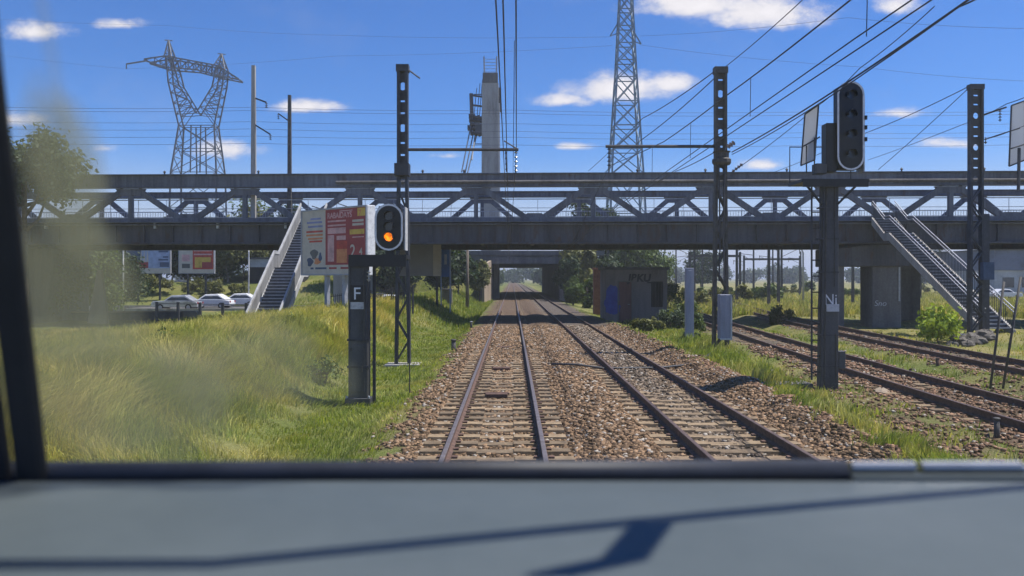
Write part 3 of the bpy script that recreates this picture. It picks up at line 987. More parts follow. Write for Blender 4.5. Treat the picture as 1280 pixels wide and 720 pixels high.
def build_bridge():
    XL, XR = -44.0, 52.0
    W = 10.4
    root = empty('truss_bridge', (5.0, 50.0, -0.3), 'long dark blue grey steel truss bridge crossing over all the tracks', 'bridge')
    org = Vector(root.location)

    def B(x, dy, z):
        return Vector((x, BY(x) + dy, z))

    def part(name, mat, fn, **k):
        mb = MB(org)
        fn(mb)
        return mb.build(name, mat, root, **k)

    for dy in (0.0, W):
        zb = 8.38 if dy == 0 else 8.78
        part('top_chord', M['bridge'], lambda mb: (mb.beam(B(XL, dy, (9.1 + zb) / 2), B(XR, dy, (9.1 + zb) / 2), 0.45, 9.1 - zb), mb.beam(B(XL, dy, 9.14), B(XR, dy, 9.14), 0.7, 0.06), mb.beam(B(XL, dy, zb - .03), B(XR, dy, zb - .03), 0.6, 0.05)))
        part('bottom_chord', M['bridge'], lambda mb: (mb.beam(B(XL, dy, 6.28), B(XR, dy, 6.28), 0.5, 0.26), mb.beam(B(XL, dy - 0.12, 6.13), B(XR, dy - 0.12, 6.13), 0.9, 0.05)))
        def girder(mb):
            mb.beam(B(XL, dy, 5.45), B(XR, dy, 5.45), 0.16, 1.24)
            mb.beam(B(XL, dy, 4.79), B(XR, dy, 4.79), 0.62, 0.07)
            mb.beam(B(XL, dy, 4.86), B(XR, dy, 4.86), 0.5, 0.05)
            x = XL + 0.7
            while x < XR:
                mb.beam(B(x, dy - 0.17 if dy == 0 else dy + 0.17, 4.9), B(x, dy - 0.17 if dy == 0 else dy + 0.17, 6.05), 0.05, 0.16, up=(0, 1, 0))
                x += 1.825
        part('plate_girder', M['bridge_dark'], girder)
    x0 = 5.05
    for k in range(-6, 7):
        xc = x0 + 7.3 * k
        for dy in (0.0, W):
            zb = 8.33 if dy == 0 else 8.75
            part('gusset_plate', M['bridge'], lambda mb: mb.prism([B(xc - 0.95, dy - .13, zb - .06), B(xc + 0.95, dy - .13, zb - .06), B(xc + 0.62, dy - .13, zb - .46), B(xc - 0.62, dy - .13, zb - .46)], (0, 0, 0), (0, 0.26, 0)))
            part('truss_post', M['bridge'], lambda mb: mb.beam(B(xc, dy, 6.42), B(xc, dy, zb - .4), 0.26, 0.26, up=(0, 1, 0)))
            for s in (-1, 1):
                part('truss_diagonal', M['bridge'], lambda mb: mb.beam(B(xc + s * 0.5, dy, zb - .15), B(xc + s * 3.15, dy, 6.38), 0.26, 0.34))
            part('gusset_plate', M['bridge'], lambda mb: mb.prism([B(xc + 2.9, dy - .12, 6.42), B(xc + 4.4, dy - .12, 6.42), B(xc + 4.1, dy - .12, 6.68), B(xc + 3.2, dy - .12, 6.68)], (0, 0, 0), (0, 0.24, 0)))
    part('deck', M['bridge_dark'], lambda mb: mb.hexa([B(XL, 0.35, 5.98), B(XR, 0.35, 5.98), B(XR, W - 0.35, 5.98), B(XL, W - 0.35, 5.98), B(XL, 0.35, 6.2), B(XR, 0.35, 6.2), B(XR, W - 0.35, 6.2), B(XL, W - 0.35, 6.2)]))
    def floorbeams(mb):
        x = XL + 1.7
        while x < XR:
            mb.beam(B(x, 0.2, 5.5), B(x, W - 0.2, 5.5), 0.25, 0.9)
            x += 3.65
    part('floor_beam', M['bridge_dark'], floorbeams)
    def railing(mb, dy, z1, gap):
        mb.beam(B(XL, dy, z1), B(XR, dy, z1), 0.05, 0.06)
        mb.beam(B(XL, dy, 6.5), B(XR, dy, 6.5), 0.04, 0.04)
        mb.beam(B(XL, dy, (6.5 + z1) / 2), B(XR, dy, (6.5 + z1) / 2), 0.03, 0.03)
        x = XL
        while x < XR:
            p = B(x, dy, 6.2)
            mb.box(p.x - .013, p.x + .013, p.y - .013, p.y + .013, 6.2, z1)
            x += gap
    part('railing', M['galv'], lambda mb: railing(mb, 0.55, 7.62, 1.825))
    part('railing', M['galv'], lambda mb: railing(mb, W - 0.6, 7.62, 0.2))
    part('pipe', M['concrete_dark'], lambda mb: (mb.tube([B(-11, -0.38, 8.62), B(XR, -0.38, 8.62)], 0.085, 8), [mb.beam(B(x, -0.3, 8.5), B(x, -0.3, 8.72), 0.08, 0.2, up=(0, 1, 0)) for x in np.arange(-10.5, XR, 3.65)]))
    part('cable_duct', M['bridge'], lambda mb: mb.tube([B(XL, -0.36, 5.98), B(XR, -0.36, 5.98)], 0.05, 6))
    # small lights and fixings on the girder and chord
    for x in (-29.5, -22.5, -18.5, -14.2):
        part('bracket', M['dirty_white'], lambda mb: mb.box(x - .07, x + .07, BY(x) - 0.32, BY(x) - 0.1, 5.75, 6.08))
    for x in (-22, -16, -5.6, -3, 7.8, 12, 17, 24, 29):
        part('peg', M['mast'], lambda mb: mb.lathe(B(x, 0, 9.18), [(0.06, 0), (0.05, 0.1), (0.1, 0.16), (0.03, 0.25)], 6))
    # piers
    def pier(mb, xa, xb, ztop, dy0, dy1, g):
        mb.hexa([B(xa, dy0, g), B(xb, dy0, g), B(xb, dy1, g), B(xa, dy1, g), B(xa, dy0, ztop), B(xb, dy0, ztop), B(xb, dy1, ztop), B(xa, dy1, ztop)])
    part('pier', M['concrete'], lambda mb: pier(mb, -11.4, -10.4, 4.7, 0.6, 1.8, -0.6), bevel=0.06)
    part('pier', M['concrete'], lambda mb: pier(mb, -11.4, -10.4, 4.7, 8.4, 9.6, -0.6), bevel=0.06)
    part('pier', M['concrete_dark'], lambda mb: pier(mb, -33.5, -32.0, 4.7, 0.6, 9.6, -0.6), bevel=0.06)
    part('pier', M['concrete_dark'], lambda mb: pier(mb, 22.4, 24.2, 4.7, 0.4, 2.2, -0.6), bevel=0.08)
    part('pier', M['concrete_dark'], lambda mb: pier(mb, 20.0, 20.7, 3.55, 0.4, 1.9, -0.6), bevel=0.08)
    part('pier_cap', M['bridge_dark'], lambda mb: mb.prism([B(19.7, 0.2, 3.35), B(24.6, 0.2, 3.35), B(24.6, 0.2, 4.74), B(22.4, 0.2, 4.72), B(19.7, 0.2, 4.45)], (0, 0, 0), (0, 2.4, 0)), bevel=0.05)
    part('pier', M['concrete_dark'], lambda mb: pier(mb, 26.6, 29.2, 4.7, 8.0, 9.8, -0.6), bevel=0.08)
    part('pier', M['concrete_dark'], lambda mb: pier(mb, 48, 50, 4.7, 0.4, 9.8, -0.6), bevel=0.08)
    part('drain_pipe', M['dirty_white'], lambda mb: mb.tube([B(24.0, 0.3, 3.3), B(24.0, 0.3, 1.2)], 0.05, 6))
    return root


BR = build_bridge()


def text_mesh(name, s, size, mat, parent, loc, rot=(R(90), 0, 0), align='LEFT', extrude=0.004, shear=0.0, bold=0.0, sx=1.0):
    cu = bpy.data.curves.new(name, 'FONT')
    cu.body = s
    cu.size = size
    cu.align_x = align
    cu.extrude = extrude
    cu.shear = shear
    cu.offset = bold
    tmp = bpy.data.objects.new(name, cu)
    COL.objects.link(tmp)
    dg = bpy.context.evaluated_depsgraph_get()
    me = bpy.data.meshes.new_from_object(tmp.evaluated_get(dg))
    bpy.data.objects.remove(tmp)
    me.name = name
    me.materials.clear()
    me.materials.append(mat)
    o = bpy.data.objects.new(name, me)
    COL.objects.link(o)
    o.parent = parent
    o.location = loc
    o.rotation_euler = rot
    o.scale = (sx, 1, 1)
    return o


# graffiti on the right pier
text_mesh('graffiti', 'Sno', 0.5, M['spray_white'], BR, Vector((22.5, BY(22.5) + 0.385, 0.9)) - Vector(BR.location), (R(90), 0, R(-1.7)), shear=0.2, extrude=0.002)

# ------------------------------------------------------------------ staircases up to the bridge
def stairs(label, x0, x1, ytop, ybot, ztop, zbot, parapet_m, solid, landing):
    root = empty('staircase', ((x0 + x1) / 2, ybot, zbot), label, 'staircase')
    org = Vector(root.location)
    yl0, yl1, zl = landing
    segs = [((ybot, zbot), (yl0, zl)), ((yl1, zl), (ytop, ztop))]
    mb = MB(org)
    for (ya, za), (yb, zb) in segs:
        n = max(2, round((zb - za) / 0.17))
        for i in range(n):
            y = ya + (yb - ya) * i / n
            y2 = ya + (yb - ya) * (i + 1) / n
            z = za + (zb - za) * (i + 1) / n
            mb.box(x0 + 0.06, x1 - 0.06, y, y2 + 0.03, z - 0.05, z)
            mb.box(x0 + 0.07, x1 - 0.07, y - 0.012, y + 0.045, z - 0.045, z + 0.004, 1)
            mb.box(x0 + 0.06, x1 - 0.06, y2 - 0.02, y2 + 0.012, z, z + (zb - za) / n - 0.052)
    mb.box(x0 + 0.06, x1 - 0.06, yl0, yl1, zl - 0.12, zl - 0.003)
    mb.build('steps', [M['tread'], M['galv']], root)
    for x, s in ((x0, -1), (x1, 1)):
        pts = [(ybot - 0.2, zbot), (yl0, zl), (yl1, zl), (ytop, ztop)]
        mb = MB(org)
        bands = [(-0.40, 0.06, 0.12, parapet_m, 'stringer')]
        if solid:
            bands += [(0.1, 0.84, 0.05, M['stair_panel'], 'panel'), (0.86, 1.0, 0.1, parapet_m, 'top_rail')]
        for lo, hi, th, mt, nm in bands:
            mb = MB(org)
            for (ya, za), (yb, zb) in zip(pts[:-1], pts[1:]):
                mb.prism([(x - th / 2, ya, za + lo), (x - th / 2, yb, zb + lo), (x - th / 2, yb, zb + hi), (x - th / 2, ya, za + hi)], (0, 0, 0), (th, 0, 0))
            mb.build(nm, mt, root)
        for h in ((1.03,) if solid else (1.05, 0.86)):
            mb = MB(org)
            mb.tube([(x, ya, za + h) for ya, za in pts], 0.028, 6)
            mb.build('handrail', M['galv'], root)
        if not solid:
            mb = MB(org)
            for (ya, za), (yb, zb) in zip(pts[:-1], pts[1:]):
                n = max(1, int((yb - ya) / 0.14))
                for i in range(n):
                    t = i / n
                    y, z = ya + (yb - ya) * t, za + (zb - za) * t
                    mb.box(x - .011, x + .011, y - .011, y + .011, z, z + 0.95)
            mb.build('baluster', M['mast'], root)
    return root


stairs('pale stairs with solid side walls rising to the bridge left of the leaning board', -13.1, -11.5, 49.6, 39.6, 6.25, -0.1, M['stair_white'], True, (44.0, 44.9, 3.1))
stairs('open metal stairs with double handrails rising to the bridge above the bright bush', 21.9, 23.25, 48.6, 37.2, 6.25, 0.15, M['concrete'], False, (46.4, 47.0, 5.2))

# ------------------------------------------------------------------ tunnel under the road
def tunnel():
    root = empty('road_underpass', (1.8, 104, -0.3), 'short concrete tunnel carrying a road over the two main tracks', 'tunnel')
    org = Vector(root.location)
    def part(name, mat, fn, **k):
        mb = MB(org)
        fn(mb)
        return mb.build(name, mat, root, **k)
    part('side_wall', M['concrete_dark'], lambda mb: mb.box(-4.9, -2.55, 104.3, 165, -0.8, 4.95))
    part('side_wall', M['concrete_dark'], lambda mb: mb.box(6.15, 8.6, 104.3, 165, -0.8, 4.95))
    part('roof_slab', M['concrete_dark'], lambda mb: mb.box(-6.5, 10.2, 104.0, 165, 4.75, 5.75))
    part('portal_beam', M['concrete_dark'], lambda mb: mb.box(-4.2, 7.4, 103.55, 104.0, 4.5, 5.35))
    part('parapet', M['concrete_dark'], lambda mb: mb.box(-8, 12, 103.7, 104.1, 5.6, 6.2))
    part('railing', M['galv'], lambda mb: ([mb.beam((-8, 103.9, z), (12, 103.9, z), 0.06) for z in (6.6, 6.95)], [mb.box(x - .03, x + .03, 103.87, 103.93, 6.2, 6.95) for x in np.arange(-8, 12.1, 2.0)]))
    part('wing_wall', M['concrete_tan'], lambda mb: mb.prism([(-2.6, 104.25, -0.6), (-2.6, 104.25, 5.0), (-3.35, 97.0, 4.2), (-3.35, 97.0, -0.6)], (-0.3, 0, 0), (0, 0, 0)))
    part('wing_wall', M['concrete'], lambda mb: mb.prism([(6.2, 104.25, -0.6), (6.2, 104.25, 5.0), (6.9, 97.0, 4.8), (6.9, 97.0, -0.6)], (0, 0, 0), (0.3, 0, 0)))
    return root


tunnel()

# ------------------------------------------------------------------ catenary masts
def holed_plate(mb, c, w, t, z0, z1, hw, hh, rnd):
    """one web panel with an opening (round or slot), front and back faces plus rim"""
    n = 16
    out, inn = [], []
    zc = (z0 + z1) / 2
    for k in range(n):
        a = 2 * math.pi * (k + 0.5) / n
        ca, sa = math.cos(a), math.sin(a)
        s = max(abs(ca), abs(sa))
        out.append((ca / s * w / 2, sa / s * (z1 - z0) / 2))
        if rnd:
            inn.append((ca * hw, sa * hh))
        else:
            inn.append((ca / s * hw, sa / s * hh))
    vs = []
    for y in (-t / 2, t / 2):
        vs += [(c[0] + p[0], c[1] + y, zc + p[1]) for p in out]
        vs += [(c[0] + p[0], c[1] + y, zc + p[1]) for p in inn]
    fs = []
    for k in range(n):
        k2 = (k + 1) % n
        fs.append((k, k2, n + k2, n + k))
        fs.append((2 * n + k, 3 * n + k, 3 * n + k2, 2 * n + k2))
        fs.append((n + k, n + k2, 3 * n + k2, 3 * n + k))
        fs.append((k, 2 * n + k, 2 * n + k2, k2))
    mb._add(vs, fs)


def mast(label, x, y, zt, zsplit, w_top, w_bot, mat, zb=None):
    zb = gz(x, y) if zb is None else zb
    root = empty('catenary_mast', (x, y, zb), label, 'catenary mast', 'catenary masts in front of the bridge')
    org = Vector(root.location)
    d = 0.3
    for s in (-1, 1):
        mb = MB(org)
        mb.beam((x + s * (w_bot / 2 - 0.05), y, zb - 0.3), (x + s * (w_top / 2 - 0.05), y, zsplit), 0.1, d, up=(0, 1, 0))
        mb.beam((x + s * (w_top / 2 - 0.05), y, zsplit - 0.01), (x + s * (w_top / 2 - 0.05), y, zt), 0.1, d, up=(0, 1, 0))
        mb.build('leg', mat, root)
    mb = MB(org)
    z = zb + 0.15
    s = 1
    while z < zsplit - 0.5:
        t0, t1 = (z - zb) / (zsplit - zb), min(1, (z + 0.75 - zb) / (zsplit - zb))
        wa = (w_bot + (w_top - w_bot) * t0) / 2 - 0.05
        wb = (w_bot + (w_top - w_bot) * t1) / 2 - 0.05
        for yo in (-0.12, 0.12):
            mb.beam((x - s * wa, y + yo, z), (x + s * wb, y + yo, min(z + 0.75, zsplit)), 0.045, 0.085, up=(0, 1, 0))
        s = -s
        z += 0.75
    mb.build('lacing', mat, root)
    mb = MB(org)
    z = zsplit
    i = 0
    inner = w_top - 0.04
    while z < zt - 0.1:
        kind = i % 3
        h = 0.62 if kind == 0 else 0.42
        h = min(h, zt - z)
        holed_plate(mb, (x, y), inner, 0.05, z, z + h, 0.125 if kind == 0 else 0.11, 0.145 if kind == 0 else 0.036, kind == 0)
        z += h
        i += 1
    mb.box(x - w_top / 2 - 0.03, x + w_top / 2 + 0.03, y - d / 2 - .02, y + d / 2 + .02, zt - 0.22, zt + 0.02)
    mb.build('web_plate', mat, root)
    mb = MB(org)
    mb.box(x - 0.6, x + 0.6, y - 0.5, y + 0.5, zb - 0.4, zb + 0.08)
    mb.build('footing', M['concrete'], root, bevel=0.03)
    return root, org


def insulator(mb, p0, p1, n=5, r=0.07):
    p0, p1 = Vector(p0), Vector(p1)
    mb.tube([p0, p1], 0.018, 5)
    for i in range(n):
        a = p0.lerp(p1, (i + 0.3) / n)
        b = p0.lerp(p1, (i + 0.6) / n)
        mb.tube([a, b], r * 0.5, 8, 0, r)


# mast over the left track
xm, ym = tr(503.5, 28), 28.0
ma, org = mast('tall perforated steel mast behind the lit amber signal', xm, ym, 10.05, 6.1, 0.38, 0.56, M['mast'])
mb = MB(org)
p = at(503, 187, 28)
e = at(648, 187, 28)
mb.tube([p, e], 0.055, 8)
mb.tube([at(630, 176, 28), e], 0.025, 6)
mb.build('cantilever_arm', M['mast'], ma)
mb = MB(org)
insulator(mb, at(645, 188, 28), at(645, 216, 28))
mb.build('insulator', M['insul'], ma)
mb = MB(org)
insulator(mb, at(632, 188, 28), at(633, 215, 28), 4, 0.04)
mb.build('insulator', M['insul'], ma)
mb = MB(org)
mb.tube([at(510, 87, 28), at(525, 98, 28)], 0.03, 6)
mb.build('bracket', M['mast'], ma)
mb = MB(org)
mb.box(at(494, 0, 28).x, at(512, 0, 28).x, 27.75, 28.25, at(0, 205, 28).z, at(0, 220, 28).z)
mb.build('collar', M['mast'], ma)

# mast over the second track
xm, ym = tr(900.5, 30), 30.0
mb_, org = mast('tall perforated mast with lattice foot and grey cabinet right of the second track', xm, ym, 10.5, 6.3, 0.44, 0.6, M['mast_worn'])
mb = MB(org)
mb.tube([at(900, 183, 30), at(757, 183, 30)], 0.06, 8)
mb.build('cantilever_arm', M['mast'], mb_)
mb = MB(org)
insulator(mb, at(761, 184, 30), at(761, 209, 30), 5)
mb.build('insulator', M['insul'], mb_)
mb = MB(org)
p = at(902, 197, 30)
mb.lathe((p.x, p.y, p.z - 0.28), [(0.3, 0), (0.36, 0.08), (0.36, 0.2), (0.28, 0.26), (0.28, 0.45), (0.34, 0.5)], 10)
mb.build('collar', M['mast_worn'], mb_)
mb = MB(org)
insulator(mb, at(909, 184, 29.6), at(918, 178, 29.3), 3, 0.1)
insulator(mb, at(915, 215, 29.8), at(928, 205, 29.4), 4, 0.07)
mb.build('insulator', M['insul'], mb_)
mb = MB(org)
a = at(897, 423, 29.7)
b = at(911, 368, 29.7)
mb.box(a.x, b.x, 29.35, 29.75, a.z, b.z)
cab = mb.build('cabinet', M['grey_box'], mb_, bevel=0.02)
mb = MB(org)
mb.box(b.x - 0.03, b.x + 0.025, 29.32, 29.36, a.z, b.z)
mb.box(a.x, b.x + 0.02, 29.318, 29.358, a.z - 0.03, a.z + 0.03)
mb.build('edge_trim', M['dirty_white'], cab)
mb = MB(org)
for s in (-1, 1):
    mb.tube([(xm + s * 0.12, ym - 0.2, 7.5), (xm + s * 0.06, ym - 0.18, 4.0), (xm + s * 0.1, ym - 0.2, 2.5)], 0.03, 5)
mb.build('cable', M['wire'], mb_)

# mast at the right, in front of the stairs
xm, ym = tr(1219.5, 37), 37.0
mc, org = mast('dark perforated mast in front of the right stairs', xm, ym, 11.55, 6.9, 0.6, 0.66, M['mast'])
mb = MB(org)
mb.tube([at(1228, 144, 37), at(1258, 134, 36)], 0.04, 6)
mb.tube([at(1232, 174, 37), at(1275, 160, 36)], 0.03, 6)
mb.build('bracket', M['mast'], mc)
mb = MB(org)
insulator(mb, at(1250, 137, 36.2), at(1250, 152, 36.2), 4, 0.08)
insulator(mb, at(1232, 180, 36.9), at(1232, 172, 36.9), 2, 0.08)
mb.build('insulator', M['insul'], mc)
mb = MB(org)
mb.beam((xm + 0.52, ym + 0.2, gz(xm, ym) - .2), (xm + 0.52, ym + 0.2, 5.6), 0.32, 0.3, up=(0, 1, 0))
mb.build('side_post', M['mast'], mc)
mb = MB(org)
mb.box(xm + 0.1, xm + 0.6, ym - 0.45, ym - 0.2, 2.55, 3.35)
mb.build('blue_plate', M['poster_navy'], mc)

# ------------------------------------------------------------------ signals
def stadium(cx, cz, hw, hh, n=10):
    r = hw
    pts = []
    for k in range(n + 1):
        a = math.pi * k / n
        pts.append((cx + r * math.cos(a), cz + (hh - r) + r * math.sin(a)))
    for k in range(n + 1):
        a = math.pi + math.pi * k / n
        pts.append((cx + r * math.cos(a), cz - (hh - r) + r * math.sin(a)))
    return pts


def signal_head(root, org, cx, y, cz, hw, hh, lamps, lit, back=0.22):
    mb = MB(org)
    mb.prism([(px, y, pz) for px, pz in stadium(cx, cz, hw, hh)], (0, 0, 0), (0, 0.04, 0))
    tgt = mb.build('target_plate', M['signal'], root)
    mb = MB(org)                                    # white rim
    o, i = stadium(cx, cz, hw - 0.005, hh - 0.005), stadium(cx, cz, hw - 0.05, hh - 0.05)
    n = len(o)
    vs = [(p[0], y - 0.012, p[1]) for p in o] + [(p[0], y - 0.012, p[1]) for p in i] + [(p[0], y + 0.002, p[1]) for p in o] + [(p[0], y + 0.002, p[1]) for p in i]
    fs = []
    for k in range(n):
        q = (k + 1) % n
        fs += [(k, n + k, n + q, q), (k, q, 2 * n + q, 2 * n + k), (n + k, 3 * n + k, 3 * n + q, n + q)]
    mb._add(vs, fs)
    mb.build('rim', M['white'], tgt)
    mb = MB(org)
    mb.box(cx - hw * 0.75, cx + hw * 0.8, y + 0.042, y + back + 0.25, cz - hh * 0.96, cz + hh * 0.9)
    mb.build('housing', M['signal'], root, bevel=0.02)
    for k, dz in enumerate(lamps):
        mb = MB(org)                                # short hood, open below
        r = hw * 0.34
        for a in range(8):
            a0, a1 = R(-20 + 27.5 * a), R(-20 + 27.5 * (a + 1))
            p0 = Vector((cx + r * math.cos(a0), 0, cz + dz + r * math.sin(a0)))
            p1 = Vector((cx + r * math.cos(a1), 0, cz + dz + r * math.sin(a1)))
            q0 = Vector((cx + (r - .012) * math.cos(a0), 0, cz + dz + (r - .012) * math.sin(a0)))
            q1 = Vector((cx + (r - .012) * math.cos(a1), 0, cz + dz + (r - .012) * math.sin(a1)))
            f, bk = Vector((0, y - 0.16, 0)), Vector((0, y + 0.01, 0))
            mb.hexa([q0 + f, p0 + f, p0 + bk, q0 + bk, q1 + f, p1 + f, p1 + bk, q1 + bk])
        hood = mb.build('hood', M['signal'], root)
        mb = MB(org)
        r2 = hw * 0.30
        mb.prism([(cx + r2 * math.cos(2 * math.pi * j / 16), y - 0.012, cz + dz + r2 * math.sin(2 * math.pi * j / 16)) for j in range(16)], (0, 0, 0), (0, 0.02, 0))
        mb.build('lamp', M['amber'] if k == lit else M['lens_dark'], root)


def ladder(root, org, x0, x1, y, za, zb, step=0.32):
    for x in (x0, x1):
        mb = MB(org)
        mb.box(x - 0.018, x + 0.018, y - 0.02, y + 0.02, za, zb)
        mb.build('ladder_rail', M['mast'], root)
    mb = MB(org)
    z = za + 0.2
    while z < zb:
        mb.tube([(x0, y, z), (x1, y, z)], 0.018, 5)
        z += step
    mb.build('ladder_rung', M['mast'], root)


def left_signal():
    d = 19.3
    x = tr(447.5, d)
    z0 = gz(x, d)
    root = empty('railway_signal', (x, d, z0), 'dark railway signal showing an amber light, with a plate marked F, in the grass', 'railway signal', 'railway signals')
    org = Vector(root.location)
    mb = MB(org)
    mb.box(x - 0.235, x + 0.225, d, d + 0.28, z0 - 0.3, 3.12)
    mb.box(x - 0.31, x + 0.30, d - 0.06, d + 0.34, z0 - 0.3, z0 + 0.16)
    mb.build('post', M['signal_post'], root, bevel=0.015)
    mb = MB(org)
    for z in (0.45, 1.1):
        mb.box(x - 0.26, x + 0.25, d - 0.03, d + 0.31, z, z + 0.05)
    mb.tube([(x + 0.27, d + 0.05, z0), (x + 0.27, d + 0.05, 2.6)], 0.022, 6)
    mb.build('clamp', M['mast'], root)
    mb = MB(org)
    mb.box(x - 0.17, x + 0.16, d - 0.014, d - 0.001, z0 + 0.3, 1.0)
    dr = mb.build('access_door', M['signal_post'], root, bevel=0.006)
    mb = MB(org)
    for z in (z0 + 0.45, 0.85):
        mb.box(x - 0.19, x - 0.14, d - 0.03, d - 0.012, z, z + 0.09)
    mb.tube([(x + 0.1, d - 0.03, 0.35), (x + 0.1, d - 0.03, 0.5)], 0.012, 6)
    mb.build('hinge', M['mast_worn'], dr)
    mb = MB(org)
    for sx in (-1, 1):
        mb.lathe((x + sx * 0.27, d - 0.03, z0 + 0.16), [(0.025, 0), (0.025, 0.05), (0.012, 0.06)], 6)
    mb.build('bolt', M['galv'], root)
    mb = MB(org)
    mb.tube([(x + 0.15, d - 0.03, 1.1), (x + 0.16, d - 0.035, 2.0), (x + 0.13, d - 0.03, 2.85)], 0.016, 5)
    mb.tube([(x - 0.2, d - 0.02, 1.15), (x - 0.19, d - 0.03, 2.9)], 0.012, 5)
    mb.build('conduit', M['mast_worn'], root)
    a, b = at(436, 334, d), at(508, 320, d)
    mb = MB(org)
    mb.box(a.x, b.x, d - 0.05, d + 0.75, b.z - 0.07, b.z + 0.03)
    mb.box(a.x, b.x, d - 0.07, d - 0.02, b.z - 0.26, b.z - 0.07)
    mb.build('platform', M['signal'], root)
    c = at(486, 284, d)
    signal_head(root, org, c.x, d, c.z, 0.345, 0.57, (0.27, 0.02, -0.235), 2)
    mb = MB(org)
    p = at(510, 286, d)
    mb.box(c.x + 0.36, c.x + 0.385, d + 0.1, d + 0.55, c.z - 0.55, c.z + 0.5)
    mb.build('side_plate', M['dirty_white'], root)
    mb = MB(org)
    mb.box(c.x - 0.1, c.x + 0.1, d + 0.1, d + 0.3, b.z, c.z - 0.5)
    mb.build('pedestal', M['signal'], root)
    mb = MB(org)
    p = at(447.5, 367, d)
    mb.box(x - 0.19, x + 0.19, d - 0.025, d - 0.003, p.z - 0.2, p.z + 0.2)
    pl = mb.build('number_plate', M['signal'], root)
    text_mesh('lettering', 'F', 0.42, M['white'], pl, Vector((x - 0.12, d - 0.03, p.z - 0.14)) - org, extrude=0.002)
    mb = MB(org)
    p = at(448, 382, d)
    mb.box(x - 0.18, x + 0.16, d - 0.02, d - 0.003, p.z - 0.085, p.z + 0.085)
    mb.build('marker_plate', M['dirty_white'], root)
    mb = MB(org)
    insulator(mb, at(461, 352, d), at(461, 338, d), 3, 0.06)
    mb.build('insulator', M['dirty_white'], root)
    ladder(root, org, x + 0.32, x + 0.36, d + 0.3, z0, 2.9)
    # crossing-over rails round the platform
    mb = MB(org)
    q = at(512, 322, d + 0.6)
    mb.tube([(b.x, d + 0.6, b.z), (b.x, d + 0.6, z0 + 0.2)], 0.015, 5)
    mb.build('cable', M['wire'], root)
    return root


left_signal()


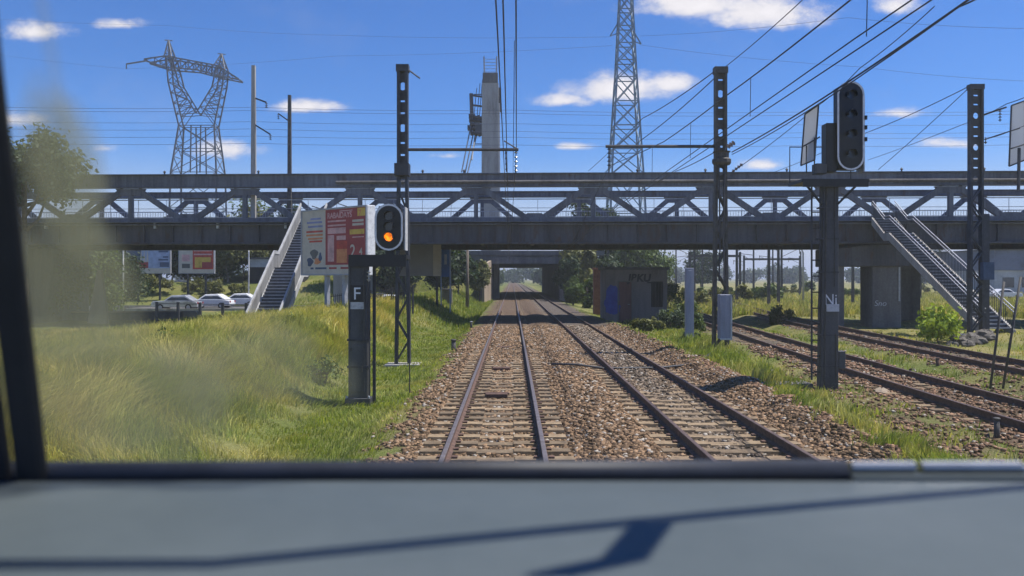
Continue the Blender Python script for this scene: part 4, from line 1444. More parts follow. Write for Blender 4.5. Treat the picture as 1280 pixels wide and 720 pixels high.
def right_signal():
    d = 20.4
    x = tr(1037, d)
    z0 = gz(x, d)
    root = empty('railway_signal', (x, d, z0), 'tall unlit railway signal on a thick dark post with white lettering at the right', 'railway signal', 'railway signals')
    org = Vector(root.location)
    mb = MB(org)
    mb.beam((x, d + 0.15, z0 - 0.3), (x + 0.05, d + 0.15, 5.1), 0.46, 0.3, up=(0, 1, 0), w1=0.38, h1=0.28)
    mb.build('post', M['signal_post'], root, bevel=0.02)
    mb = MB(org)
    mb.box(x - 0.75, x + 0.95, d - 0.15, d + 0.9, 5.05, 5.13)
    mb.box(x - 0.72, x + 0.92, d - 0.17, d - 0.1, 4.93, 5.05)
    mb.beam((x - 0.2, d, 4.5), (x - 0.6, d, 5.0), 0.05)
    mb.beam((x + 0.2, d, 4.5), (x + 0.7, d, 5.0), 0.05)
    mb.build('platform', M['signal'], root)
    mb = MB(org)
    mb.tube([(x - 0.13, d - 0.03, z0), (x - 0.12, d - 0.03, 2.3), (x - 0.08, d - 0.02, 4.9)], 0.018, 5)
    mb.tube([(x + 0.16, d - 0.03, z0 + 0.2), (x + 0.15, d - 0.025, 1.2)], 0.014, 5)
    mb.tube([(x + 0.12, d - 0.02, 2.4), (x + 0.13, d - 0.015, 4.95)], 0.012, 5)
    mb.build('conduit', M['mast_worn'], root)
    mb = MB(org)
    for z in (0.35, 1.15, 2.75, 3.6, 4.4):
        mb.box(x - 0.245 + z * .006, x + 0.245 - z * .004, d - 0.012, d + 0.31, z, z + 0.035)
    mb.build('clamp', M['mast'], root)
    mb = MB(org)
    mb.box(x + 0.24, x + 0.42, d + 0.02, d + 0.25, 0.3, 0.75)
    mb.build('junction_box', M['signal_post'], root, bevel=0.015)
    c = at(1062.5, 157.5, d)
    signal_head(root, org, c.x, d - 0.05, c.z, 0.35, 1.14, (0.78, 0.28, -0.22, -0.72), -1)
    mb = MB(org)
    mb.box(c.x + 0.37, c.x + 0.40, d + 0.05, d + 0.5, c.z - 1.15, c.z + 0.75)
    mb.build('side_plate', M['dirty_white'], root)
    mb = MB(org)
    for dz in (-0.35, -0.05, 0.2):
        mb.box(c.x + 0.34, c.x + 0.40, d - 0.1, d - 0.02, c.z + dz - 0.05, c.z + dz + 0.05)
    mb.build('hinge', M['signal'], root)
    mb = MB(org)
    a, b = at(1034, 214, d), at(1047, 153, d)
    mb.box(a.x, b.x, d + 0.05, d + 0.4, a.z, b.z)
    mb.build('relay_case', M['signal'], root, bevel=0.02)
    mb = MB(org)
    a, b = at(1020, 217, d), at(1034, 204, d)
    mb.box(a.x, b.x, d, d + 0.3, a.z, b.z)
    mb.build('junction_box', M['signal_post'], root, bevel=0.02)
    # tilted pale board beside the head
    mb = MB(org)
    q = [at(1006, 143, d + 0.5), at(1023, 131, d + 0.1), at(1018, 200, d + 0.1), at(1001, 207, d + 0.5)]
    mb.prism(q, (0, 0, 0), (0.0, 0.035, 0.0))
    bd = mb.build('side_board', M['board'], root)
    mb = MB(org)
    for k in range(4):
        mb.beam(q[k] + Vector((0, -0.01, 0)), q[(k + 1) % 4] + Vector((0, -0.01, 0)), 0.035, 0.03, up=(0, 1, 0))
    mb.beam(at(1004, 183, d + 0.3), at(1025, 171, d + 0.05), 0.03)
    mb.build('frame', M['mast'], bd)
    mb = MB(org)
    mb.tube([at(1008, 182, d + 0.35), at(1008, 216, d + 0.35)], 0.018, 5)
    mb.tube([at(1018, 172, d + 0.12), at(1018, 216, d + 0.12)], 0.018, 5)
    mb.build('bracket', M['mast'], root)
    mb = MB(org)
    p = at(1037.5, 378, d)
    mb.box(x - 0.2, x + 0.2, d - 0.035, d - 0.012, p.z - 0.2, p.z + 0.25)
    pl = mb.build('number_plate', M['signal_post'], root)
    text_mesh('lettering', 'Ni', 0.40, M['white'], pl, Vector((x - 0.155, d - 0.04, p.z - 0.06)) - org, extrude=0.002, sx=0.85)
    mb = MB(org)
    p = at(1040, 384.5, d)
    mb.box(p.x - 0.16, p.x + 0.16, d - 0.06, d - 0.037, p.z - 0.1, p.z + 0.09)
    mb.build('marker_plate', M['dirty_white'], root)
    ladder(root, org, x - 0.42, x - 0.2, d + 0.1, z0 + 0.25, 5.05, 0.41)
    mb = MB(org)
    mb.box(x - 1.6, x - 0.33, d + 0.2, d + 0.75, z0 - 0.3, z0 + 0.14)
    mb.build('concrete_base', M['concrete_dark'], root, bevel=0.03)
    # railing of the ladder platform
    mb = MB(org)
    mb.tube([(x - 0.72, d + 0.85, 5.1), (x - 0.72, d + 0.85, 6.1), (x + 0.9, d + 0.85, 6.1), (x + 0.9, d + 0.85, 5.1)], 0.018, 5)
    mb.build('guard_rail', M['mast'], root)
    return root


right_signal()

# pale panel on the bridge at the right edge
p = at(1271, 240, 49.0)
root = empty('signal_board', (p.x, BY(p.x) - 0.5, 9.2), 'pale upright board with a post on the bridge top at the right edge', 'board')
org = Vector(root.location)
mb = MB(org)
yb = BY(p.x) - 0.5
q = [at(1264, 132, yb), at(1281, 126, yb - 0.4), at(1281, 200, yb - 0.4), at(1261, 208, yb)]
mb.prism(q, (0, 0, 0), (0, 0.05, 0))
bd = mb.build('panel', M['board'], root)
mb = MB(org)
for k in range(4):
    mb.beam(q[k] + Vector((0, -0.02, 0)), q[(k + 1) % 4] + Vector((0, -0.02, 0)), 0.08, 0.05, up=(0, 1, 0))
mb.build('frame', M['mast'], bd)
mb = MB(org)
mb.tube([at(1274, 185, yb - 0.6), at(1273, 238, yb - 0.6)], 0.09, 6)
mb.tube([at(1263, 186, yb - 0.5), at(1282, 180, yb - 0.6)], 0.05, 6)
mb.build('post', M['mast'], root)

# ------------------------------------------------------------------ big advertisement board
def big_board():
    A, Bq = at(377, 302, 42.0), at(459, 301, 38.6)
    ax = Vector((Bq.x - A.x, Bq.y - A.y, 0))
    wid = ax.length
    ang = math.atan2(ax.y, ax.x)
    zc = at(0, 302, 40.3).z
    H = 3.40
    root = empty('billboard', (A.x, A.y, 0), 'large advertisement board with maroon and white poster standing in front of the left stairs', 'billboard', None, ang)
    root.location.z = gz((A.x + Bq.x) / 2, 40)
    zb = zc - H / 2 - root.location.z

    def part(name, mat, x0, x1, z0, z1, y0, y1, par=root, bevel=0):
        mb = MB()
        mb.box(x0, x1, y0, y1, z0, z1)
        return mb.build(name, mat, par, bevel=bevel)

    part('case', M['white'], 0, wid + 0.02, zb, zb + H, 0.0, 0.5, bevel=0.03)
    mb = MB()
    t = 0.07
    mb.box(0, wid, -0.05, -0.003, zb, zb + t)
    mb.box(0, wid, -0.05, -0.003, zb + H - t, zb + H)
    mb.box(0, t, -0.05, -0.003, zb + t, zb + H - t)
    mb.box(wid - t, wid, -0.05, -0.003, zb + t, zb + H - t)
    mb.build('frame', M['galv'], root)
    po = part('poster', M['poster_white'], t + .005, wid - t - .005, zb + t + .005, zb + H - t - .005, -0.012, -0.004)
    W0, H0 = wid - 2 * t, H - 2 * t

    def pr(name, mat, u0, u1, v0, v1, y=-0.016):
        mb = MB()
        mb.box(t + u0 * W0, t + u1 * W0, y, -0.0125, zb + t + v0 * H0, zb + t + v1 * H0)
        return mb.build(name, mat, po)

    pr('red_field', M['poster_maroon'], 0.385, 0.995, 0.14, 0.995)
    pr('corner_flash', M['poster_yellow'], 0.875, 0.99, 0.865, 0.985, -0.019)
    text_mesh('headline', 'RABAIDAYS', 0.40, M['poster_pink'], po, (t + 0.415 * W0, -0.02, zb + t + 0.86 * H0), extrude=0.002, bold=0.008, sx=0.93)
    text_mesh('headline', '7', 0.44, M['poster_orange'], po, (t + 0.89 * W0, -0.022, zb + t + 0.865 * H0), extrude=0.002, bold=0.01)
    for v in (0.955, 0.80, 0.735):
        pr('text_line', M['poster_pink'], 0.42 if v < 0.9 else 0.60, 0.70 if v < 0.9 else 0.8, v, v + (0.025 if v < 0.9 else 0.014), -0.018)
    pr('picture', M['poster_pink'], 0.42, 0.70, 0.62, 0.71, -0.018)
    pr('picture', M['poster_pink'], 0.42, 0.52, 0.19, 0.60, -0.018)
    pr('picture', M['poster_orange'], 0.56, 0.72, 0.17, 0.43, -0.018)
    pr('picture', M['poster_red'], 0.56, 0.72, 0.38, 0.50, -0.0195)
    pr('picture', M['poster_pink'], 0.56, 0.70, 0.52, 0.585, -0.018)
    for v in (0.745, 0.80):
        pr('text_line', M['poster_white'], 0.80, 0.965, v - .02, v + .015, -0.018)
    pr('price_flash', M['poster_yellow'], 0.76, 0.975, 0.595, 0.67, -0.018)
    pr('text_line', M['poster_pink'], 0.80, 0.97, 0.545, 0.56, -0.018)
    text_mesh('price', '2', 0.85, M['poster_white'], po, (t + 0.765 * W0, -0.02, zb + t + 0.26 * H0), extrude=0.002, bold=0.012)
    text_mesh('price', '4', 0.5, M['poster_white'], po, (t + 0.90 * W0, -0.02, zb + t + 0.28 * H0), extrude=0.002, bold=0.008)
    # white side of the poster: blue and orange lines and a pair of shoes
    for k, (v, m_, u0, u1) in enumerate([(0.855, 'poster_blue', 0.14, 0.31), (0.80, 'poster_blue', 0.08, 0.33), (0.735, 'poster_blue', 0.10, 0.34), (0.655, 'poster_red', 0.07, 0.34), (0.60, 'poster_orange', 0.07, 0.34), (0.545, 'poster_orange', 0.10, 0.34), (0.50, 'poster_red', 0.12, 0.33)]):
        pr('text_line', M[m_], u0, u1, v, v + 0.03, -0.016)
    for k, (u, v, w_, h_, m_) in enumerate([(0.20, 0.31, 0.12, 0.16, 'car_dark'), (0.13, 0.19, 0.10, 0.14, 'poster_navy'), (0.25, 0.20, 0.10, 0.10, 'poster_orange'), (0.30, 0.27, 0.05, 0.14, 'poster_navy')]):
        mb = MB()
        cx, cz = t + u * W0, zb + t + v * H0
        pts = [(cx + w_ * W0 * .5 * math.cos(a) * (1 + .3 * math.sin(3 * a + k)), -0.015 - .002 * k, cz + h_ * H0 * .5 * math.sin(a)) for a in np.linspace(0, 2 * math.pi, 18, endpoint=False)]
        mb.prism(pts, (0, 0, 0), (0, 0.002 + .002 * k, 0))
        mb.build('shoe_picture', M[m_], po)
    for k, (u0, u1) in enumerate([(0.14, 0.19), (0.22, 0.40), (0.44, 0.56), (0.62, 0.76)]):
        pr('text_line', M['poster_navy'] if k < 2 else M['poster_maroon'], u0, u1, 0.075, 0.105, -0.016)
    for u in (0.35, 0.62):
        mb = MB()
        mb.box(u * wid - 0.1, u * wid + 0.1, 0.15, 0.35, -0.5, zb)
        mb.build('leg', M['galv'], root)
    # light hoods on top
    mb = MB()
    for u in (0.3, 0.7):
        mb.tube([(u * wid, 0.1, zb + H), (u * wid, -0.5, zb + H + 0.12)], 0.025, 5)
    mb.build('lamp_arm', M['mast'], root)
    return root


big_board()


def small_board(label, px0, px1, py0, py1, d, style):
    a, b = at(px0, py1, d), at(px1, py0, d)
    g = gz((a.x + b.x) / 2, d)
    root = empty('billboard', ((a.x + b.x) / 2, d, g), label, 'billboard', 'billboards beyond the bridge')
    org = Vector(root.location)
    W, H = b.x - a.x, b.z - a.z

    def pr(name, mat, u0, u1, v0, v1, y0, y1, par):
        mb = MB(org)
        mb.box(a.x + u0 * W, a.x + u1 * W, d + y0, d + y1, a.z + v0 * H, a.z + v1 * H)
        return mb.build(name, mat, par)
    pr('case', M['galv'], 0, 1, 0, 1, 0, 0.3, root)
    po = pr('poster', M['poster_sky'] if style == 0 else M['poster_white'], 0.02, 0.98, 0.02, 0.98, -0.02, -0.003, root)
    if style == 0:
        pr('picture', M['poster_navy'], 0.02, 0.34, 0.42, 0.98, -0.03, -0.021, po)
        pr('picture', M['poster_maroon'], 0.02, 0.5, 0.2, 0.42, -0.032, -0.021, po)
        pr('border', M['poster_white'], 0.02, 0.98, 0.02, 0.2, -0.034, -0.021, po)
        for u in (0.34, 0.41, 0.48):
            mb = MB(org)
            mb.prism([(a.x + u * W - .14, d - .04, a.z + .42 * H), (a.x + u * W + .14, d - .04, a.z + .42 * H), (a.x + u * W, d - .04, a.z + .9 * H)], (0, 0, 0), (0, 0.008, 0))
            mb.build('picture', M['poster_white'], po)
        for v, w in ((0.78, 0.22), (0.58, 0.12), (0.48, 0.22)):
            pr('text_line', M['poster_navy'], 0.95 - w, 0.95, v, v + 0.06, -0.03, -0.021, po)
        pr('picture', M['poster_navy'], 0.76, 0.97, 0.24, 0.42, -0.03, -0.021, po)
    else:
        pr('red_field', M['poster_red'], 0.4, 0.97, 0.16, 0.94, -0.03, -0.021, po)
        pr('picture', M['poster_yellow'], 0.46, 0.9, 0.22, 0.6, -0.04, -0.031, po)
        pr('picture', M['poster_maroon'], 0.66, 0.95, 0.2, 0.42, -0.05, -0.041, po)
        for v in (0.82, 0.68):
            pr('text_line', M['poster_pink'], 0.43, 0.93, v, v + 0.05, -0.04, -0.031, po)
        pr('picture', M['poster_pink'], 0.1, 0.32, 0.45, 0.7, -0.03, -0.021, po)
        pr('picture', M['car_dark'], 0.1, 0.32, 0.2, 0.36, -0.03, -0.021, po)
    for u in (0.25, 0.75):
        mb = MB(org)
        mb.box(a.x + u * W - .09, a.x + u * W + .09, d + .05, d + .25, g - 0.3, a.z)
        mb.build('leg', M['mast'], root)
    return root


small_board('pale blue and white billboard with a red stripe beyond the road', 158, 213, 308, 342, 90, 0)
small_board('small red and white billboard beyond the road beside the pale blue one', 223, 268, 308, 342, 89, 1)

# grey panel with pale end and blue banner, beneath the bridge
root = empty('hoarding', (at(525, 0, 57).x, 57, gz(-7, 57)), 'plain grey hoarding under the bridge with a pale end panel', 'hoarding')
org = Vector(root.location)
mb = MB(org)
a, b = at(498, 345, 57), at(541, 304, 57)
mb.box(a.x, b.x, 57, 57.3, a.z, b.z)
mb.build('panel', M['grey_panel'], root)
mb = MB(org)
c = at(551, 345, 57)
mb.box(b.x + 0.02, c.x, 56.95, 57.25, a.z, b.z - 0.1)
mb.build('end_panel', M['poster_white'], root)
for px in (505, 546):
    mb = MB(org)
    x = at(px, 0, 57).x
    mb.box(x - .07, x + .07, 57.05, 57.2, gz(x, 57) - .3, a.z)
    mb.build('leg', M['mast'], root)
root = empty('banner_sign', (at(556.5, 0, 58).x, 58, gz(-4.9, 58)), 'upright blue banner sign with a white emblem right of the grey hoarding', 'sign')
org = Vector(root.location)
a, b = at(552, 346, 58), at(562, 312, 58)
mb = MB(org)
mb.box(a.x, b.x, 58, 58.12, a.z, b.z)
bn = mb.build('panel', M['banner_blue'], root)
mb = MB(org)
mb.box(a.x + .2, b.x - .2, 57.985, 57.998, a.z + .9, b.z - .35)
mb.build('emblem', M['poster_sky'], bn)
mb = MB(org)
mb.box(a.x - .08, a.x, 57.98, 58.14, gz(-4.9, 58) - .3, b.z + .05)
mb.box(b.x, b.x + .08, 57.98, 58.14, gz(-4.9, 58) - .3, b.z + .05)
mb.build('frame', M['poster_sky'], root)

# ------------------------------------------------------------------ hut
def hut():
    d = 56.0
    x0, x1 = tr(757, d), tr(834, d)
    g = gz((x0 + x1) / 2, d)
    zt = at(0, 337, d).z
    dp = 3.4
    root = empty('trackside_hut', ((x0 + x1) / 2, d, g), 'small flat roofed concrete hut with graffiti and a dark red door beneath the bridge', 'hut')
    org = Vector(root.location)
    mb = MB(org)
    dx0, dx1, dz = tr(773, d), tr(790, d), at(0, 352, d).z
    wx0, wx1, wz0, wz1 = tr(814, d), tr(829, d), at(0, 384, d).z, at(0, 352, d).z
    t = 0.22
    mb.box(x0, dx0, d, d + t, g - .4, zt)
    mb.box(dx0, dx1, d, d + t, dz, zt)
    mb.box(dx1, wx0, d, d + t, g - .4, zt)
    mb.box(wx0, wx1, d, d + t, wz1, zt)
    mb.box(wx0, wx1, d, d + t, g - .4, wz0)
    mb.box(wx1, x1, d, d + t, g - .4, zt)
    mb.box(x0, x0 + t, d + t, d + dp, g - .4, zt)
    mb.box(x1 - t, x1, d + t, d + dp, g - .4, zt)
    mb.box(x0 + t, x1 - t, d + dp - t, d + dp, g - .4, zt)
    wall = mb.build('wall', M['hut'], root)
    mb = MB(org)
    mb.box(x0 - .15, x1 + .15, d - .18, d + dp + .15, zt, zt + 0.18)
    mb.build('roof', M['hut_roof'], root, bevel=0.02)
    mb = MB(org)
    mb.box(dx0 + .03, dx1 - .03, d + 0.09, d + 0.15, g - .1, dz - .03)
    dr = mb.build('door', M['door'], root)
    mb = MB(org)
    mb.tube([(dx1 - .15, d + .05, g + 1.2), (dx1 - .3, d + .05, g + 1.2)], 0.025, 6)
    mb.build('handle', M['galv'], dr)
    mb = MB(org)
    for a, b, c, e in ((dx0 - .06, dx0 + .03, g - .1, dz + .06), (dx1 - .03, dx1 + .06, g - .1, dz + .06), (dx0 + .03, dx1 - .03, dz - .03, dz + .06)):
        mb.box(a, b, d - .03, d + .09, c, e)
    mb.build('door_frame', M['concrete_dark'], root)
    mb = MB(org)
    mb.box(wx0, wx1, d + 0.14, d + 0.18, wz0, wz1)
    wn = mb.build('window', M['dark'], root)
    mb = MB(org)
    for k in range(4):
        x = wx0 + (wx1 - wx0) * (k + .5) / 4
        mb.tube([(x, d + .1, wz0), (x, d + .1, wz1)], 0.015, 5)
    mb.build('bars', M['mast'], wn)
    text_mesh('graffiti', 'JBKU', 0.72, M['spray_black'], wall, Vector((tr(785, d), d - 0.004, zt - 0.82)) - org, bold=0.03, extrude=0.002, shear=0.15)
    mb = MB(org)
    mb.box(tr(809, d), tr(828, d), d - 0.008, d - 0.002, zt - .95, zt - .86)
    mb.build('graffiti', M['spray_black'], wall)
    mb = MB(org)
    rr = random.Random(5)
    for cx, cz, w, h in ((765, 370, .55, .9), (762, 380, .42, .75), (768, 386, .5, .45)):
        c = at(cx, cz, d)
        pts = [(c.x + w * math.cos(a) * rr.uniform(.7, 1.05), d - .003 - rr.uniform(.001, .004), c.z + h * math.sin(a) * rr.uniform(.75, 1.05)) for a in np.linspace(0, 2 * math.pi, 14, endpoint=False)]
        yy = pts[0][1]
        mb.prism([(p[0], yy, p[2]) for p in pts], (0, 0, 0), (0, 0.001, 0))
    mb.build('graffiti', M['spray_blue'], wall)
    return root


hut()
# brick pillar left of the hut
p = at(748, 0, 66)
mb = MB((p.x, 66, gz(p.x, 66)))
mb.box(p.x - .42, p.x + .42, 65.6, 66.4, gz(p.x, 66) - .3, at(0, 337, 66).z)
mb.box(p.x - .5, p.x + .5, 65.5, 66.5, at(0, 337, 66).z, at(0, 335, 66).z)
tag(mb.build('brick_pillar', M['brick'], bevel=0.02), 'small red brick pillar left of the hut', 'pillar')

# concrete post
a, b = at(857.5, 430, 35), at(867.5, 335, 35)
mb = MB(((a.x + b.x) / 2, 35, a.z))
mb.box(a.x, b.x, 35, 35.3, a.z - .4, b.z)
mb.box(a.x + .08, b.x - .08, 34.985, 35.02, a.z - .3, b.z - .1)
tag(mb.build('concrete_post', M['grey_box'], bevel=0.02), 'pale grey upright concrete post in the weeds left of the lattice mast', 'post')

# small things along the track
def stub(name, label, cat, px, py, d, w, h, mat, head=None):
    x = tr(px, d)
    g = gz(x, d)
    root = empty(name, (x, d, g), label, cat)
    mb = MB((x, d, g))
    mb.tube([(x, d, g - .15), (x, d, g + h)], w / 2, 8, 0, w / 2 * 0.85)
    mb.build('stem', M[mat], root, True)
    mb = MB((x, d, g))
    mb.lathe((x, d, g + h), [(w * .46, 0), (w * .56, 0.015), (w * .56, w * .3), (w * .45, w * .4)], 8)
    mb.build('cap', M[head or mat], root, True)


stub('marker_post', 'short dark post with a white head at the ballast edge left of the track', 'marker post', 589, 410, 45.5, 0.14, 0.36, 'signal', 'dirty_white')
stub('marker_post', 'stubby dark stake at the grass edge nearer than the white headed one', 'marker post', 567, 438, 31.5, 0.2, 0.38, 'mast_worn')
stub('marker_post', 'short rusty post in the ballast near the right edge', 'marker post', 1246, 543, 14.2, 0.11, 0.3, 'mast_worn')
stub('marker_post', 'small rusty stub between the two yard tracks', 'marker post', 1172, 455, 26.0, 0.12, 0.22, 'rust')


def rock(label, px, d, s, seed, mat='rock', sq=0.6):
    x = tr(px, d)
    g = gz(x, d)
    r = np.random.default_rng(seed)
    mb = MB((x, d, g))
    n, k = 9, 5
    vs, fs = [], []
    for i in range(k):
        th = math.pi * (i + 0.5) / k
        for j in range(n):
            a = 2 * math.pi * j / n
            q = s * r.uniform(0.75, 1.15)
            vs.append((x + q * math.sin(th) * math.cos(a), d + q * math.sin(th) * math.sin(a), g + sq * q * math.cos(th) + s * 0.2))
    for i in range(k - 1):
        for j in range(n):
            fs.append((i * n + j, (i + 1) * n + j, (i + 1) * n + (j + 1) % n, i * n + (j + 1) % n))
    fs.append(tuple(range(n)))
    fs.append(tuple((k - 1) * n + j for j in range(n))[::-1])
    mb._add(vs, fs)
    o = mb.build('rock', M[mat])
    tag(o, label, 'rock', 'rocks at the stair foot' if 'stair' in label else None)
    return o


rock('orange brown stone lying on the ballast right of the tall signal', 1103, 20.0, 0.19, 1, 'concrete_tan', 0.5)
for i, (px, d, s) in enumerate([(1196, 36.2, 0.42), (1205, 35.6, 0.36), (1214, 36.0, 0.5), (1222, 35.4, 0.4), (1231, 36.4, 0.45), (1210, 35.0, 0.3), (1190, 35.2, 0.28), (1238, 35.8, 0.3)]):
    rock('grey rubble block heaped at the foot of the mast by the right stairs', px, d, s, 20 + i, 'rock', 0.7)

# two leaning rods at the right
for i, (p0, p1, lab) in enumerate([((1239, 476), (1255, 352), 'thin dark leaning rod nearer the tall signal at the right edge'), ((1256, 471), (1276, 346), 'thin dark leaning rod closest to the right edge')]):
    a, b = at(*p0, 20.5), at(*p1, 20.5)
    mb = MB(a)
    mb.tube([a + (a - b) * 0.12, b], 0.03, 6)
    tag(mb.build('steel_rod', M['mast_worn'], None, True), lab, 'rod', 'leaning rods at the right')

# track equipment between the rails
for i, (px, d) in enumerate([(624, 19.0), (626, 24.5), (640, 32.0)]):
    x = TRACK_A - 0.1 + 0.04 * i
    mb = MB((x, d, -0.2))
    mb.box(x - .26, x + .26, d - .17, d + .17, -0.2, -0.11)
    mb.tube([(x - .3, d, -.12), (x + .3, d, -.12)], .03, 6)
    tag(mb.build('track_balise', M['rust'], bevel=0.015), ['flat rusty box between the rails, the nearest one', 'flat rusty box between the rails, second from the cab', 'flat rusty box between the rails, third from the cab'][i], 'track box', 'boxes between the rails')
# shadow of the lattice mast on the second track, added as a dark tube
mb = MB((3.7, 24.6, -.15))
mb.tube([(1.2, 24.6, -.02), (2.0, 24.55, -.03), (2.8, 24.5, -.14), (4.5, 24.6, -.14), (5.4, 25.0, -.1), (6.4, 26.4, 0.02), (7.3, 28.9, 0.0)], 0.035, 6)
tag(mb.build('cable', M['mast'], None, True), 'dark tube added as the lattice mast shadow across the second track', 'cable')

# mast footing slab and junction box at left mast handled in mast; wooden pole by the bank
x = tr(584, 74)
g = gz(x, 74)
mb = MB((x, 74, g))
mb.tube([(x, 74, g - .3), (x + .03, 74, 5.6)], 0.17, 8, 0, 0.12)
tag(mb.build('wooden_pole', M['wood'], None, True), 'dark wooden pole on the grass left of the tunnel', 'pole')
x = tr(559, 66)
g = gz(x, 66)
mb = MB((x, 66, g))
mb.box(x - .4, x + .4, 65.7, 66.3, g - .3, g + 1.1)
mb.box(x - .46, x + .46, 65.64, 66.36, g + 1.1, g + 1.2)
tag(mb.build('relay_cabinet', M['concrete_dark'], bevel=0.02), 'squat grey brown cabinet on the bank below the blue banner', 'cabinet')

# ------------------------------------------------------------------ fences, walls, lamps at the left
def fence(label, pts, h, n_post, mat, bars=0, post_w=0.1, grp=None):
    pts = [Vector(p) for p in pts]
    root = empty('metal_fence', pts[0], label, 'fence', grp)
    org = Vector(root.location)
    L = [pts[0].lerp(pts[-1], i / (n_post - 1)) for i in range(n_post)]
    for p in L:
        mb = MB(org)
        mb.box(p.x - post_w / 2, p.x + post_w / 2, p.y - post_w / 2, p.y + post_w / 2, p.z - .3, p.z + h)
        mb.build('post', mat, root)
    for z in (0.25, 0.93):
        mb = MB(org)
        mb.beam(pts[0] + Vector((0, 0, h * z)), pts[-1] + Vector((0, 0, h * z)), 0.03, 0.04)
        mb.build('rail', mat, root)
    if bars:
        mb = MB(org)
        for i in range(bars):
            p = pts[0].lerp(pts[-1], i / bars)
            mb.box(p.x - .015, p.x + .015, p.y - .015, p.y + .015, p.z, p.z + h)
        mb.build('bars', mat, root)
    return root


a, b = at(196, 404, 50), at(338, 395, 46)
a.z, b.z = gz(a.x, a.y), gz(b.x, b.y)
fence('dark post and rail fence between the meadow and the road', [a, b], 1.55, 6, M['mast'], post_w=0.14)
fence('dark barred metal fence behind the signal on the bank', [Vector((-10.6, 46.5, gz(-10.6, 46.5))), Vector((-5.6, 45.2, gz(-5.6, 45.2)))], 1.7, 5, M['mast'], 40)

# low wall by the road
mb = MB((-25, 60, -.3))
mb.hexa([(-33, 58.0, -.7), (-24.3, 59.0, -.7), (-24.3, 59.3, -.7), (-33, 58.3, -.7), (-33, 58.0, .12), (-24.3, 59.0, .12), (-24.3, 59.3, .12), (-33, 58.3, .12)])
mb.hexa([(-33.1, 57.94, .12), (-24.2, 58.94, .12), (-24.2, 59.36, .12), (-33.1, 58.36, .12), (-33.1, 57.94, .22), (-24.2, 58.94, .22), (-24.2, 59.36, .22), (-33.1, 58.36, .22)], 1)
tag(mb.build('low_wall', [M['concrete_dark'], M['concrete_tan']]), 'low dark wall with tan coping beside the road', 'wall')
mb = MB((-23.9, 59, -.3))
mb.box(-24.1, -23.1, 58.6, 59.6, -.7, .2)
tag(mb.build('block', M['concrete_tan'], bevel=.03), 'orange tan concrete block ending the low wall', 'concrete block')

for px, py0, d, lab in ((154, 304, 70, 'thin white lamp pole under the bridge left of the pale blue billboard'), (311, 306, 84, 'slender pale pole beside the garage behind the left stairs')):
    x = tr(px, d)
    g = gz(x, d)
    root = empty('lamp_pole', (x, d, g), lab, 'lamp pole', 'street lamp poles at the road')
    mb = MB((x, d, g))
    mb.tube([(x, d, g - .2), (x, d, 7.2)], 0.09, 8, 0, 0.06)
    mb.build('pole', M['dirty_white'], root, True)
    mb = MB((x, d, g))
    mb.tube([(x, d, 7.2), (x + .4, d, 7.5), (x + 1.2, d, 7.6)], 0.04, 6)
    mb.box(x + 1.1, x + 1.7, d - .12, d + .12, 7.53, 7.65)
    mb.build('lamp_head', M['galv'], root)

# small garage behind the left stairs
x0, x1, d = tr(312, 96), tr(372, 96), 96
root = empty('garage', ((x0 + x1) / 2, d, gz(x0, d)), 'low pale garage with a dark door behind the left stairs', 'garage')
org = Vector(root.location)
g = gz((x0 + x1) / 2, d)
mb = MB(org)
mb.box(x0, x1, d, d + 6, g - .5, at(0, 326, d).z - 0.01)
mb.build('wall', M['dark'], root)
mb = MB(org)
mb.box(x0 - .1, x1 + .1, d - .15, d + 6.1, at(0, 334, d).z, at(0, 324, d).z)
mb.build('fascia', M['building_pale'], root)
mb = MB(org)
mb.box(x0 - .3, x1 + .3, d - .3, d + 6.3, at(0, 324, d).z, at(0, 322, d).z)
mb.build('roof', M['hut_roof'], root)

# tan wall/post at the left under the bridge
mb = MB((-27.6, 54, -.3))
mb.prism([(-28.7, 54, -.6), (-27.3, 54, -.6), (-27.75, 54, 3.2), (-28.0, 54, 3.2)], (0, 0, 0), (0, 0.3, 0))
tag(mb.build('buttress', M['concrete_tan']), 'tall tan tapering buttress under the bridge beside the left pillar', 'buttress')

